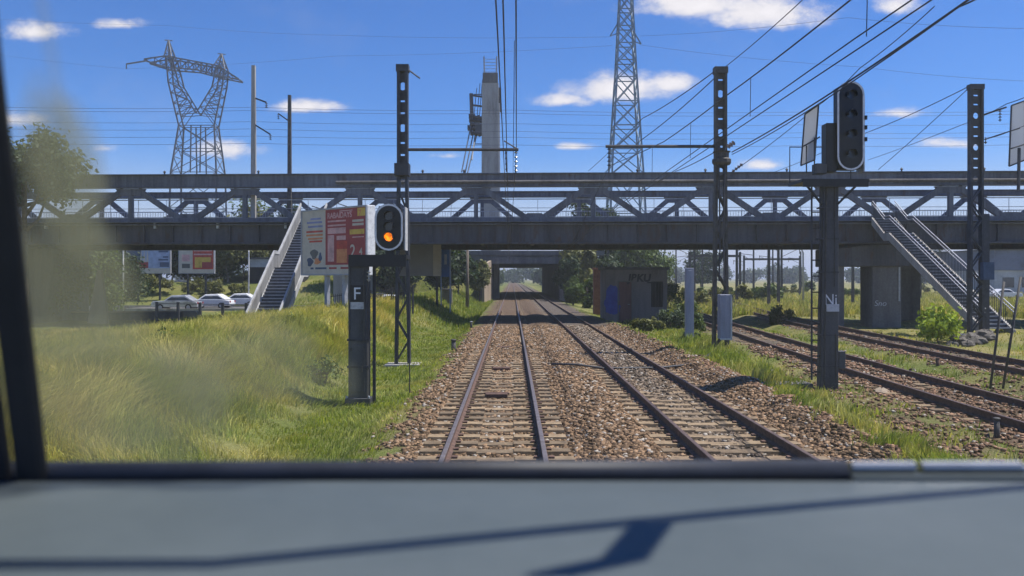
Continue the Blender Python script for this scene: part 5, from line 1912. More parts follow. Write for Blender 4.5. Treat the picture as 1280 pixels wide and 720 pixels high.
# ------------------------------------------------------------------ cars
def car(label, x, y, rz, paint, van=False):
    root = empty('parked_car', (x, y, gz(x, y) + 0.02), label, 'van' if van else 'car', 'cars parked along the road', rz)
    L = 2.15
    hgt = 1.95 if van else 1.46
    mb = MB()
    low = [(-L, .32), (-L, .62), (-L + .12, .86), (-.95, .93), (1.2, .93), (L - .05, .8), (L, .5), (L - .05, .3)] if not van else [(-L, .32), (-L + .05, .8), (-L + .6, 1.0), (1.2, 1.0), (L - .02, 1.0), (L, .5), (L, .3)]
    w = .85
    mb.prism([(px, -w, pz) for px, pz in low], (0, 0, 0), (0, 2 * w, 0))
    up = [(-1.0, .92), (-.35, hgt - .04), (.9, hgt), (1.75, .92)] if not van else [(-1.5, .99), (-1.0, hgt - .04), (L - .1, hgt), (L - .05, .99)]
    vs = []
    for s, ww in ((-1, .0), (1, .0)):
        for k, (px, pz) in enumerate(up):
            inset = .02 if k in (0, 3) else .16
            vs.append((px, s * (w - inset), pz))
    mb._add(vs, [(0, 1, 2, 3), (7, 6, 5, 4), (0, 4, 5, 1), (1, 5, 6, 2), (2, 6, 7, 3)])
    mb.build('body', paint, root, bevel=0.05)
    g = MB()
    for s in (-1, 1):
        q = []
        for px, pz, ins in ((up[0][0] + .22, .97 if not van else 1.05, .03), (up[1][0] + .12, hgt - .14, .145), (up[2][0] - .1 - (1.3 if van else 0), hgt - .12, .145), (up[3][0] - .3 - (1.5 if van else 0), .97 if not van else 1.05, .03)):
            q.append(Vector((px, s * (w - ins + .012), pz)))
        g.quad(*q)
    a0, a1 = up[0], up[1]
    g.quad((a0[0] + .05, -w + .12, a0[1] + .06), (a0[0] + .05, w - .12, a0[1] + .06), (a1[0] - .06, w - .22, a1[1] - .08), (a1[0] - .06, -w + .22, a1[1] - .08))
    for i in range(len(g.v) - 4, len(g.v)):
        g.v[i] = (g.v[i][0] - .02, g.v[i][1], g.v[i][2] + .015)
    g.build('glass', M['glass_dark'], root)
    for px in (-1.3, 1.3):
        for s in (-1, 1):
            mb = MB()
            mb.tube([(px, s * .66, .31), (px, s * .87, .31)], .31, 14)
            wl = mb.build('wheel', M['tyre'], root)
            mb = MB()
            mb.tube([(px, s * .86, .31), (px, s * .885, .31)], .19, 10)
            mb.build('rim', M['galv'], wl)
    for s in (-1, 1):
        mb = MB()
        mb.box(-L - .015, -L + .05, s * .62 - .16, s * .62 + .16, .60, .74)
        mb.build('headlight', M['white'], root)
    for s in (-1, 1):
        mb = MB()
        mb.box(L - .06, L + .015, s * .68 - .1, s * .68 + .1, .62, .8)
        mb.build('tail_light', M['lens_red'], root)
    return root


car('silver car with dark windows on the road, farthest left of the parked ones', tr(222, 76), 76, R(2), M['car_silver'])
car('white car just right of the silver one behind the fence posts', tr(264, 80), 80, R(0), M['car_white'])
car('white car next to the garage at the left stairs', tr(299, 84), 84, R(3), M['car_white'])
car('white car glimpsed behind the barred fence below the grey hoarding', tr(492, 80), 80, R(185), M['car_white'])
car('anthracite car partly hidden by the signal post, behind the barred fence', tr(468, 83), 83, R(5), M['car_dark'])

# ------------------------------------------------------------------ pylons and towers
def lattice_face(mb, A, Bq, C, D, n, r, chord=None):
    """A-B one leg upwards, D-C the other; n panels of X bracing."""
    A, Bq, C, D = map(Vector, (A, Bq, C, D))
    for i in range(n):
        a0, a1 = A.lerp(Bq, i / n), A.lerp(Bq, (i + 1) / n)
        d0, d1 = D.lerp(C, i / n), D.lerp(C, (i + 1) / n)
        mb.beam(a0, d1, r)
        mb.beam(d0, a1, r)
        mb.beam(a1, d1, r)


def steel_tower():
    d = 150.0
    x = tr(782, d)
    g = gz(x, d)
    root = empty('lattice_tower', (x, d, g), 'tall narrow blue grey lattice tower rising out of the top of the view', 'lattice tower')
    org = Vector(root.location)
    zs = [g, 22, 40, 56, 72]
    hw = [3.9, 2.9, 1.85, 1.1, 0.7]
    for sx in (-1, 1):
        for sy in (-1, 1):
            mb = MB(org)
            for i in range(4):
                mb.beam((x + sx * hw[i], d + sy * hw[i], zs[i]), (x + sx * hw[i + 1], d + sy * hw[i + 1], zs[i + 1]), 0.34 - 0.05 * i)
            mb.build('leg', M['pylon_blue'], root)
    mb = MB(org)
    for i, n in enumerate((3, 4, 5, 7)):
        for (ax, ay), (bx, by) in (((-1, -1), (1, -1)), ((1, -1), (1, 1)), ((1, 1), (-1, 1)), ((-1, 1), (-1, -1))):
            lattice_face(mb, (x + ax * hw[i], d + ay * hw[i], zs[i]), (x + ax * hw[i + 1], d + ay * hw[i + 1], zs[i + 1]),
                         (x + bx * hw[i + 1], d + by * hw[i + 1], zs[i + 1]), (x + bx * hw[i], d + by * hw[i], zs[i]), n, 0.17)
    mb.build('bracing', M['pylon_blue'], root)
    for s, py in ((-1, 45), (1, 55)):
        mb = MB(org)
        z = at(0, py - 10, d).z
        z2 = at(0, py, d).z
        mb.beam((x + s * 1.4, d, z + 1.0), (x + s * 2.9, d, z2), 0.22)
        mb.beam((x + s * 1.5, d, z - 1.0), (x + s * 2.9, d, z2), 0.16)
        mb.build('arm', M['pylon_blue'], root)
    return root


steel_tower()


def hv_pylon():
    root = empty('transmission_pylon', (at(248, 0, 194).x, 194, gz(-70, 194)), 'wide forked high voltage pylon at the upper left behind the bridge', 'pylon')
    org = Vector(root.location)
    T = 1.5

    def Pz(px, py, s=0, dd=None):
        d = 190 + (px - 158) / 143 * 8
        p = at(px, py, d)
        p.y += s
        return p
    def seg(mb, pts, r, sides=(-T, T)):
        for s in sides:
            for a, b in zip(pts[:-1], pts[1:]):
                mb.beam(Pz(*a, s), Pz(*b, s), r)
    # legs
    for pts in ([(218, 348), (220, 217), (226.6, 158)], [(278, 348), (276, 217), (270.6, 158)]):
        for s in (-3.0, 3.0):
            mb = MB(org)
            a, b, c = Pz(*pts[0], s * 1.4), Pz(*pts[1], s), Pz(*pts[2], s * .5)
            mb.beam(a, b, .36)
            mb.beam(b, c, .34)
            mb.build('leg', M['pylon'], root)
    mb = MB(org)
    for s in (-1, 1):
        lattice_face(mb, Pz(220, 217, s * 3), Pz(226.6, 158, s * 1.5), Pz(270.6, 158, s * 1.5), Pz(276, 217, s * 3), 2, .17)
        lattice_face(mb, Pz(218, 348, s * 4.2), Pz(220, 217, s * 3), Pz(276, 217, s * 3), Pz(278, 348, s * 4.2), 3, .17)
        mb.beam(Pz(242, 217, s * 2), Pz(242, 158, s * 1.5), .26)
        mb.beam(Pz(254, 217, s * 2), Pz(254, 158, s * 1.5), .26)
    for xa, xb in ((220, 226.6), (276, 270.6)):
        lattice_face(mb, Pz(xa, 217, -3), Pz(xb, 158, -1.5), Pz(xb, 158, 1.5), Pz(xa, 217, 3), 3, .15)
    mb.build('body_bracing', M['pylon'], root)
    for outer, inner in (([(226.6, 158), (213.5, 104), (211, 73)], [(248, 143), (227, 108), (219, 76)]), ([(270.6, 158), (281, 108), (283, 88)], [(248, 143), (268, 110), (273.5, 84)])):
        mb = MB(org)
        seg(mb, outer, .3)
        seg(mb, inner, .3)
        for s in (-T, T):
            lattice_face(mb, Pz(*outer[0], s), Pz(*outer[1], s), Pz(*inner[1], s), Pz(*inner[0], s), 4, .16)
            lattice_face(mb, Pz(*outer[1], s), Pz(*outer[2], s), Pz(*inner[2], s), Pz(*inner[1], s), 2, .16)
        mb.build('fork_arm', M['pylon'], root)
    mb = MB(org)
    top = [(183.5, 76), (210, 72), (248, 79), (275, 84), (301, 100.5)]
    bot = [(183.5, 77.5), (210, 86), (248, 89), (275, 96), (301, 101.5)]
    seg(mb, top, .28)
    seg(mb, bot, .28)
    for s in (-T, T):
        for i in range(4):
            lattice_face(mb, Pz(*top[i], s), Pz(*top[i + 1], s), Pz(*bot[i + 1], s), Pz(*bot[i], s), 4 if i in (1, 2) else 2, .15)
    for t in top:
        mb.beam(Pz(*t, -T), Pz(*t, T), .15)
    mb.beam(Pz(158, 80), Pz(183.5, 76), .3)
    mb.beam(Pz(158, 80), Pz(158, 86), .2)
    mb.build('cross_beam', M['pylon'], root)
    for pk, l, r_ in (((210.7, 50), (208, 74), (218, 75)), ((277, 67), (270, 84), (284, 90))):
        mb = MB(org)
        for s in (-T, T):
            mb.beam(Pz(*l, s), Pz(*pk), .24)
            mb.beam(Pz(*r_, s), Pz(*pk), .24)
            lattice_face(mb, Pz(*l, s), Pz((l[0] + pk[0]) / 2, (l[1] + pk[1]) / 2, s * .5), Pz((r_[0] + pk[0]) / 2, (r_[1] + pk[1]) / 2, s * .5), Pz(*r_, s), 2, .14)
        mb.beam(Pz(pk[0] - 5, pk[1]), Pz(pk[0] + 5, pk[1] + 1), .2)
        mb.build('peak', M['pylon'], root)
    return root


hv_pylon()


def concrete_pylon():
    d = 112.0
    x = tr(613, d)
    root = empty('concrete_pylon', (x, d, 5.0), 'tall square concrete pylon with ladder frames and insulators rising behind the bridge', 'pylon')
    org = Vector(root.location)
    w0, w1 = 1.28, 1.15
    mb = MB(org)
    zt = at(0, 93, d).z
    mb.hexa([(x - w0, d - 1, -1), (x + w0, d - 1, -1), (x + w0, d + 1, -1), (x - w0, d + 1, -1), (x - w1, d - .9, zt - 1.4), (x + w1, d - .9, zt - 1.4), (x + w1, d + .9, zt - 1.4), (x - w1, d + .9, zt - 1.4)])
    mb.build('shaft', M['concrete'], root)
    mb = MB(org)
    mb.box(x - 1.05, x + 1.05, d - .95, d + .95, zt - 1.4, zt)
    mb.build('head', M['concrete_dark'], root)
    for s in (-1, 1):
        mb = MB(org)
        a = at(613 + s * 7.5, 93, d)
        b = at(613 + s * 8, 71, d)
        mb.beam(a, b, .2, .5)
        mb.build('mast_frame', M['galv'], root)
    mb = MB(org)
    for k in range(5):
        mb.beam(at(605.5, 90 - k * 4, d), at(620.5, 90 - k * 4, d), .06)
    mb.build('crossbar', M['galv'], root)
    mb = MB(org)
    rr = random.Random(9)
    for k, py in enumerate((119, 131, 146, 150, 155, 160, 166)):
        a = at(588 - (0 if py < 140 else rr.uniform(0, 4)), py, d)
        mb.tube([a, at(603, py + 2, d)], 0.14 if py < 140 else 0.28, 6)
        if py > 140:
            for q in range(3):
                c = a.lerp(at(603, py + 2, d), q / 3)
                mb.tube([c, c + Vector((0.3, 0, 0.02))], 0.42, 8)
    mb.tube([at(589, 117, d), at(590, 150, d)], .3, 6)
    mb.build('switch_gear', M['insul'], root)
    mb = MB(org)
    a, b = at(594, 169, d), at(603, 156, d)
    mb.box(a.x, b.x, d - .8, d + .8, a.z, b.z)
    mb.build('transformer', M['mast'], root, bevel=.05)
    mb = MB(org)
    for px in (592, 596, 599, 602):
        mb.tube([at(px + 4, 95 + (602 - px) * 1.5, d), at(px, 150, d)], .05, 5)
    for p, q in (((589, 155), (577, 215)), ((592, 165), (581, 218)), ((596, 168), (584, 218)), ((594, 168), (590, 200))):
        mb.tube([at(*p, d), at(*q, d - 4)], .09, 5)
    mb.beam(at(592, 180, d), at(604, 180, d), .12)
    mb.beam(at(592, 118, d), at(603, 118, d), .12)
    mb.build('stay_cable', M['pylon'], root)
    mb = MB(org)
    mb.box(x + w1 + .02, x + w1 + .35, d - .3, d + .3, at(0, 140, d).z, at(0, 110, d).z)
    mb.build('cable_box', M['mast'], root)
    mb = MB(org)
    mb.tube([(x + w0 + .1, d - .5, 6), (x + w1 + .1, d - .5, at(0, 130, d).z)], .08, 5)
    mb.build('conduit', M['galv'], root)
    return root


concrete_pylon()

# catenary poles standing on the bridge
for i, (px, py, d, arms, lab) in enumerate([
    (317, 82, 50.9, [((317, 122), (333, 128)), ((317, 155), (338, 168))], 'tall slim grey pole on the near side of the bridge right of the forked pylon'),
    (362, 119, 60.2, [((362, 152), (348, 142))], 'slim grey pole on the far side of the bridge, the shorter of two'),
]):
    t = at(px, py, d)
    root = empty('catenary_pole', (t.x, d, 6.2), lab, 'catenary pole', 'catenary poles on the bridge')
    org = Vector(root.location)
    mb = MB(org)
    mb.beam((t.x, d, 6.15), t, .3, .3, up=(0, 1, 0), w1=.22, h1=.22)
    mb.build('pole', M['concrete'] if i == 0 else M['mast_worn'], root)
    for a, b in arms:
        mb = MB(org)
        mb.beam(at(*a, d), at(*b, d), .09)
        insulator(mb, at(*b, d), at(b[0], b[1] + 7, d), 3, .1)
        mb.build('bracket_arm', M['mast'], root)

# ------------------------------------------------------------------ wires
def wire(name, label, pts, r, mat='wire', sag=0.0, group=None, seg=12, drops=None, cat='overhead wire'):
    pts = [Vector(p) for p in pts]
    full = []
    for a, b in zip(pts[:-1], pts[1:]):
        for k in range(seg):
            t = k / seg
            p = a.lerp(b, t)
            p.z -= sag * 4 * t * (1 - t)
            full.append(p)
    full.append(pts[-1])
    if drops:
        root = empty(name, pts[0], label, cat, group)
        mb = MB(pts[0])
        mb.tube(full, r, 6)
        mb.build('cable', M[mat], root)
        for x, y, z0, z1 in drops:
            mb = MB(pts[0])
            mb.tube([(x, y, z0), (x + .01, y, z1)], 0.006, 4)
            mb.build('dropper', M[mat], root)
        return root
    mb = MB(pts[0])
    mb.tube(full, r, 6)
    return tag(mb.build(name, M[mat]), label, cat, group)


G1 = 'overhead wires above the main tracks'
# left track
for i, dx in enumerate((-0.16, -0.09)):
    wire('contact_wire', ['left of the two contact wires above the track ahead', 'right of the two contact wires above the track ahead'][i], [(dx + .01, 2.0, 5.32), (dx, 9, 5.32), (dx - .05, 28, 5.25), (dx - 0.1, 50, 4.62), (dx - .1, 60, 4.6), (dx - .1, 104, 4.45), (dx - .1, 165, 4.5)], 0.0085, 'wire', 0.0, G1, 6)
wire('messenger_wire', 'thick messenger wire above the track ahead running to the arm of the left mast', [at(645, -250, 6.2), at(645, 0, 11), at(645.5, 189, 28), (-.1, 49.5, 4.75)], 0.012, 'wire', 0.08, G1, 10,
     [(0.03, y, 5.3, 6.3 + (y - 8) * .035) for y in (13.0, 17.5, 22.0)])
# right track
for i, dx in enumerate((3.86, 3.98)):
    wire('contact_wire', ['left of the two contact wires above the second track', 'right of the two contact wires above the second track'][i], [(dx + .1, 3.0, 5.33), (dx, 9, 5.25 + .06 * (1 - i)), (dx - .05, 30, 5.22), (3.7, 50, 4.62), (3.65, 60, 4.6), (3.65, 104, 4.45), (3.65, 165, 4.5)], 0.0085, 'wire', 0, G1, 6)
wire('messenger_wire', 'messenger wire with droppers above the second track', [(3.95, 3.0, 6.1), at(1063, 0, 9.22), at(910, 118, 14.4), at(830, 177, 20.5), at(762, 207, 30), (3.75, 49.5, 4.75)], 0.011, 'wire', 0.02, G1, 5,
     [(3.9, 8.8, 5.27, 5.8), (3.9, 13.1, 5.26, 5.9), (3.9, 17.5, 5.24, 6.0), (3.85, 22, 5.23, 6.2)])
G2 = 'feeder wires at the masts'
wire('feeder_wire', 'thick feeder cable sweeping down from the upper right to the second mast', [at(1400, -170, 9.0), at(1210, 0, 12.9), at(915, 190, 29.5)], 0.02, 'wire', 0.12, G2)
wire('feeder_wire', 'thinner feeder cable just below the thick one at the upper right', [at(1400, -140, 9.0), at(1198, 9, 12.9), at(915, 193, 29.5)], 0.014, 'wire', 0.15, G2)
wire('feeder_wire', 'wire from the top of the second mast towards the upper right corner', [at(1140, -150, 15), at(1003, 0, 22.7), at(906, 84, 30)], 0.014, 'wire', 0.05, G2)
wire('feeder_wire', 'upper wire running from the top of the second mast down behind the bridge', [at(892, 90, 30), at(803, 148, 43), at(735, 214, 75)], 0.02, 'wire', 0.1, G2)
wire('feeder_wire', 'lower wire running from the top of the second mast down behind the bridge', [at(894, 97, 30), at(800, 176, 43), at(742, 226, 70)], 0.02, 'wire', 0.1, G2)
wire('feeder_wire', 'wire passing low from the second mast collar towards the bridge top', [at(897, 188, 30), at(845, 214, 42), at(800, 240, 62)], 0.018, 'wire', 0.05, G2)
wire('feeder_wire', 'thin wire slanting up from the second mast to the pale board of the tall signal', [at(917, 214, 29.8), at(1023, 132, 24), at(1075, 85, 21), at(1168, 8, 17)], 0.011, 'wire', 0.05, G2)
wire('feeder_wire', 'upper wire from the top of the right mast down past the tall signal', [at(1213, 107, 37), at(1080, 167, 49), at(960, 218, 75)], 0.02, 'wire', 0.1, G2)
wire('feeder_wire', 'steeper stay wire from the top of the right mast to the bridge', [at(1211, 110, 37), at(1098, 212, 49)], 0.017, 'wire', 0.05, G2)
wire('feeder_wire', 'wire crossing behind the right mast and rising to the right edge', [at(1320, 104, 31), at(1258, 130, 35), at(1205, 155, 44), at(1085, 200, 70)], 0.018, 'wire', 0.05, G2)
wire('feeder_wire', 'thin wire from the low bracket of the right mast to the right edge', [at(1320, 140, 31), at(1258, 166, 35.5), at(1232, 174, 37)], 0.012, 'wire', 0.02, G2)
G3 = 'wires of the line on the bridge'
for i, (y0, y1, d) in enumerate([(133, 140, 56), (137, 144, 55), (151, 156, 57), (160, 166, 55), (169, 172, 54), (178, 182, 53)]):
    wire('bridge_wire', ['topmost thin wire running along above the bridge', 'second wire from the top running along above the bridge', 'third wire from the top running along above the bridge', 'fourth wire from the top running along above the bridge',
         'second lowest thin wire running along above the bridge', 'lowest thin wire running along above the bridge'][i], [at(-40, y0, d), at(317, y0 + 1, d), at(640, (y0 + y1) / 2 + 1, d), at(1000, y1, d), at(1330, y1 - 3, d)], 0.011, 'wire_far', 0.12, G3)
G4 = 'high voltage lines across the sky'
for i, pts in enumerate([
    [at(-60, 20, 215), at(212, 32, 195), at(420, 44, 180), at(765, 46, 150)],
    [at(-60, 60, 220), at(158, 86, 190), at(420, 70, 175), at(765, 57, 150)],
    [at(800, 56, 150), at(1080, 84, 125), at(1330, 103, 110)],
    [at(800, 45, 150), at(1060, 22, 110), at(1330, 36, 95)],
]):
    wire('power_line', ['upper high voltage line from the forked pylon to the lattice tower', 'lower high voltage line from the forked pylon to the lattice tower', 'lower high voltage line leading from the lattice tower to the right edge', 'upper high voltage line leading from the lattice tower to the right edge'][i], pts, 0.022, 'wire_far', 0.4, G4)

# ------------------------------------------------------------------ far masts in the yard
def far_mast_proto():
    root = empty('yard_mast', (tr(868, 110), 110, -.45), 'slim dark catenary mast in the far yard under the bridge', 'catenary mast', 'catenary masts in the far yard')
    mb = MB()
    mb.beam((0, 0, -.3), (0, 0, 8.6), .3, .3, up=(0, 1, 0), w1=.2, h1=.2)
    mb.build('pole', M['mast_worn'], root)
    mb = MB()
    mb.beam((0, 0, 7.0), (-2.6, 0, 7.3), .09)
    mb.beam((0, 0, 6.0), (-2.5, 0, 7.2), .06)
    mb.tube([(-2.5, 0, 7.2), (-2.5, 0, 6.4)], .06, 5)
    mb.build('cantilever_arm', M['mast_worn'], root)
    return root


proto = far_mast_proto()
spots = [(878, 140), (893, 120), (905, 175), (921, 95), (930, 190), (942, 135), (961, 84), (966, 150), (973, 88), (977, 110), (1001, 165), (1066, 95), (1078, 120), (1087, 145), (766, 140), (845, 150), (787, 120), (1150, 110), (760, 100)]
for i, (px, d) in enumerate(spots):
    c = copy_tree(proto)
    x = tr(px, d)
    c.location = (x, d, gz(x, d))
    c.rotation_euler.z = R(180 if i % 3 == 0 else 0)
# portal spans between some of them
for i, (p0, p1, py, d, lab) in enumerate([(862, 925, 320, 118, 'horizontal portal beam spanning between far yard masts'), (930, 1000, 324, 140, 'farther portal beam between yard masts beside the curved lamp')]):
    a, b = at(p0, py, d), at(p1, py, d)
    root = empty('portal_frame', (a.x, d, gz(a.x, d)), lab, 'catenary portal', 'portals in the far yard')
    org = Vector(root.location)
    mb = MB(org)
    mb.beam(a, b, .25, .35)
    mb.build('beam', M['mast_worn'], root)
    for q in (a, b):
        mb = MB(org)
        mb.beam((q.x, d, gz(q.x, d) - .2), (q.x, d, q.z + .6), .3)
        mb.build('leg', M['mast_worn'], root)
# curved lamp post in the yard
d = 96
root = empty('curved_lamp_post', (tr(1004, d), d, gz(tr(1004, d), d)), 'lamp post with a hooked top in the yard left of the tall signal', 'lamp post')
org = Vector(root.location)
mb = MB(org)
mb.tube([(tr(1004, d), d, -.5), at(1004, 316, d), at(1002, 311.5, d), at(996, 310, d), at(980, 310, d)], .11, 7)
mb.build('pole', M['galv'], root, True)
mb = MB(org)
a = at(978, 312, d)
mb.box(a.x - .35, a.x + .3, d - .15, d + .15, a.z, a.z + .2)
mb.build('lamp_head', M['galv'], root)

# long dark building at the far right
d = 150
x0, x1 = tr(1243, d), tr(1400, d)
root = empty('warehouse', ((x0 + x1) / 2, d, -.45), 'long slate blue warehouse with a pale base at the far right', 'warehouse')
org = Vector(root.location)
mb = MB(org)
mb.box(x0, x1, d, d + 20, -.6, at(0, 338, d).z)
mb.build('base_wall', M['building_pale'], root)
mb = MB(org)
mb.box(x0 - .2, x1, d - .3, d + 20.2, at(0, 338, d).z, at(0, 313, d).z)
mb.build('upper_wall', M['building'], root)
mb = MB(org)
mb.box(x0 - .6, x1, d - .8, d + 20.6, at(0, 313, d).z, at(0, 311, d).z)
mb.build('roof', M['hut_roof'], root)
for k in range(6):
    mb = MB(org)
    xx = x0 + 1.5 + k * 3.6
    mb.box(xx, xx + 2.2, d - .02, d - .005, .9, 2.8)
    mb.build('window', M['glass_dark'], root)
car('white car standing far off in the yard at the right edge', tr(1256, 118), 118, R(180), M['car_white'])
for i, (px, d, h, w) in enumerate([(1120, 230, 9.5, 16), (1150, 215, 9.0, 12), (1185, 240, 12, 18), (1225, 235, 11.5, 18), (1262, 220, 12, 16), (1290, 210, 12, 14)]):
    make_tree('field_tree', ['grey green tree far behind the upper flight of the right stairs', 'small grey green tree far behind the right stairs', 'tree far off between the right stairs and the right mast',
              'tree far off right of the right mast', 'tree behind the slate warehouse', 'tree behind the slate warehouse nearest the right edge'][i], tr(px, d), d, h, w, 'blue', 700 + i, 2500, 0.5, .3, .1, 'far trees at the right')

# ------------------------------------------------------------------ train cab
def cab():
    root = empty('train_cab', (0, 0.2, 0.9), 'driver cab of the train with grey dashboard, black window seal and left pillar', 'train cab')
    org = Vector(root.location)
    Yw = 0.78                               # foot of the windscreen
    def C(px, py, y):
        return at(px, py, y)
    # dashboard: gently crowned top, rounded far lip
    mb = MB(org)
    prof = [(-0.1, -0.42), (0.22, -0.225), (0.36, -0.203), (0.52, -0.194), (0.66, -0.190), (0.75, -0.190), (0.765, -0.196), (0.768, -0.24), (0.74, -0.5), (-0.1, -0.5)]
    xs = np.linspace(-1.15, 1.15, 24)
    n = len(prof)
    vs = [(x, y, EYE + z - 0.004 * (x / 1.15) ** 2) for x in xs for y, z in prof]
    fs = []
    for i in range(len(xs) - 1):
        for j in range(n):
            a, b = i * n + j, i * n + (j + 1) % n
            fs.append((a, a + n, b + n, b))
    fs.append(tuple(range(n)))
    fs.append(tuple((len(xs) - 1) * n + j for j in range(n))[::-1])
    mb._add(vs, fs)
    mb.build('dashboard', M['dash'], root, True)
    # rubber seal along the foot of the glass
    mb = MB(org)
    z = EYE - 0.190
    mb.tube([(-1.15, Yw - .004, z - .0005), (-0.5, Yw, z), (-0.1, Yw, z + .001), (0.325, Yw, z + .002)], 0.0115, 12)
    mb.build('window_seal', M['rubber'], root, True)
    mb = MB(org)
    mb.tube([(0.33, Yw, z + .006), (0.392, Yw, z + .006)], 0.0058, 14)
    mb.tube([(0.398, Yw, z + .006), (0.495, Yw, z + .006)], 0.0058, 14)
    mb.tube([(0.495, Yw, z + .004), (1.15, Yw, z + .004)], 0.0045, 14)
    mb.box(0.327, 1.15, Yw - .016, Yw + .004, z - .03, z + .0005, 1)
    mb.build('window_trim', [M['trim_metal'], M['dash']], root)
    # left pillar, leaning back like the glass
    mb = MB(org)
    a, b = C(54, 585, 0.76), C(-2, 92, 0.62)
    d = (b - a)
    top = a + d * 1.9
    bot = a - d * 0.1
    for off, w in ((0.0, 0.03), (0.034, 0.2)):
        mb.hexa([bot + Vector((-off - w, 0, 0)), bot + Vector((-off, 0, 0)), bot + Vector((-off, .012, 0)), bot + Vector((-off - w, .012, 0)),
                 top + Vector((-off - w, 0, 0)), top + Vector((-off, 0, 0)), top + Vector((-off, .012, 0)), top + Vector((-off - w, .012, 0))])
    mb.build('pillar', M['pillar'], root, bevel=.006)
    # header above the view
    mb = MB(org)
    mb.box(-1.15, 1.15, .42, .50, EYE + .52, EYE + .60)
    mb.build('header', M['pillar'], root)
    # unseen rods added outside the glass, shaped to cast the dashboard's shadow bands
    mb = MB(org)
    for o in (0.0, 0.010):
        mb.tube([(-.33, .572 + o, EYE + .40), (.085, .575 + o, EYE + .42), (.745, .76 + o, EYE + .42), (1.05, .85 + o, EYE + .42)], .0042, 8)
    for o in (-.012, -.004, .004, .012):
        mb.tube([(.40 + o, .665, EYE + .424), (.37 + o, .588, EYE + .43), (.36 + o, .566, EYE + .52)], .0045, 8)
    mb.build('shadow_rods', M['pillar'], root, True)
    # windscreen
    mb = MB(org)
    zb, zt = EYE - .188, EYE + .56
    yb, yt = Yw, .50
    mb.hexa([(-1.15, yb, zb), (1.15, yb, zb), (1.15, yb + .006, zb), (-1.15, yb + .006, zb), (-1.15, yt, zt), (1.15, yt, zt), (1.15, yt + .006, zt), (-1.15, yt + .006, zt)])
    mb.build('windscreen', glass_mat(), root)
    return root


def glass_mat():
    m = bpy.data.materials.new('dusty_windscreen')
    m.use_nodes = True
    nt = m.node_tree
    nt.nodes.clear()
    out = nt.nodes.new('ShaderNodeOutputMaterial')
    tr_ = nt.nodes.new('ShaderNodeBsdfTransparent')
    d0 = nt.nodes.new('ShaderNodeBsdfDiffuse')
    d0.inputs[0].default_value = (0.30, 0.30, 0.22, 1)
    t0 = nt.nodes.new('ShaderNodeBsdfTranslucent')
    t0.inputs[0].default_value = (0.31, 0.31, 0.19, 1)
    df = nt.nodes.new('ShaderNodeMixShader')
    df.inputs[0].default_value = 0.8
    nt.links.new(d0.outputs[0], df.inputs[1])
    nt.links.new(t0.outputs[0], df.inputs[2])
    mx = nt.nodes.new('ShaderNodeMixShader')
    g = nt.nodes.new('ShaderNodeNewGeometry')
    p = g.outputs['Position']
    n1 = noise(nt, p, 9.0, 4, 0.6)
    n2 = noise(nt, p, 3.0, 3, 0.5)
    total = math_n(nt, 'MULTIPLY', n2, 0.04)

    def smear(c, r, amt, dens):
        nonlocal total
        s = nt.nodes.new('ShaderNodeVectorMath')
        s.operation = 'SUBTRACT'
        nt.links.new(p, s.inputs[0])
        s.inputs[1].default_value = c
        q = nt.nodes.new('ShaderNodeVectorMath')
        q.operation = 'DIVIDE'
        nt.links.new(s.outputs[0], q.inputs[0])
        q.inputs[1].default_value = r
        l = nt.nodes.new('ShaderNodeVectorMath')
        l.operation = 'LENGTH'
        nt.links.new(q.outputs[0], l.inputs[0])
        f = math_n(nt, 'SUBTRACT', 1.0, l.outputs['Value'])
        f = math_n(nt, 'ADD', f, math_n(nt, 'MULTIPLY', math_n(nt, 'SUBTRACT', n1, 0.5), dens))
        cl = nt.nodes.new('ShaderNodeClamp')
        nt.links.new(math_n(nt, 'MULTIPLY', f, 2.0), cl.inputs[0])
        total = math_n(nt, 'ADD', total, math_n(nt, 'MULTIPLY', cl.outputs[0], amt))

    def on(px, py):
        # where the sight line meets the sloping pane
        k = (348 - py) / F
        t = (0.78 + (0.188) * (-0.28 / 0.748)) / (1 + k * 0.28 / 0.748) if False else 0.71 / (1 + 0.374 * k)
        return at(px, py, t)
    c = on(150, 500)
    smear((c.x, c.y, c.z), (0.16, 0.3, 0.075), 0.30, 1.9)
    c = on(330, 470)
    smear((c.x, c.y, c.z), (0.11, 0.3, 0.055), 0.24, 1.9)
    c = on(90, 350)
    smear((c.x, c.y, c.z), (0.075, 0.3, 0.075), 0.27, 1.4)
    c = on(75, 210)
    smear((c.x, c.y, c.z), (0.04, 0.3, 0.085), 0.36, 1.2)
    c = on(65, 80)
    smear((c.x, c.y, c.z), (0.009, 0.3, 0.16), 0.10, 0.9)
    cl = nt.nodes.new('ShaderNodeClamp')
    nt.links.new(total, cl.inputs[0])
    cl.inputs[2].default_value = 0.48
    nt.links.new(cl.outputs[0], mx.inputs[0])
    nt.links.new(tr_.outputs[0], mx.inputs[1])
    nt.links.new(df.outputs[0], mx.inputs[2])
    nt.links.new(mx.outputs[0], out.inputs[0])
    return m


cab()

# ------------------------------------------------------------------ sky, sun, camera
SUN = Vector((0.425, 0.055, 0.903)).normalized()


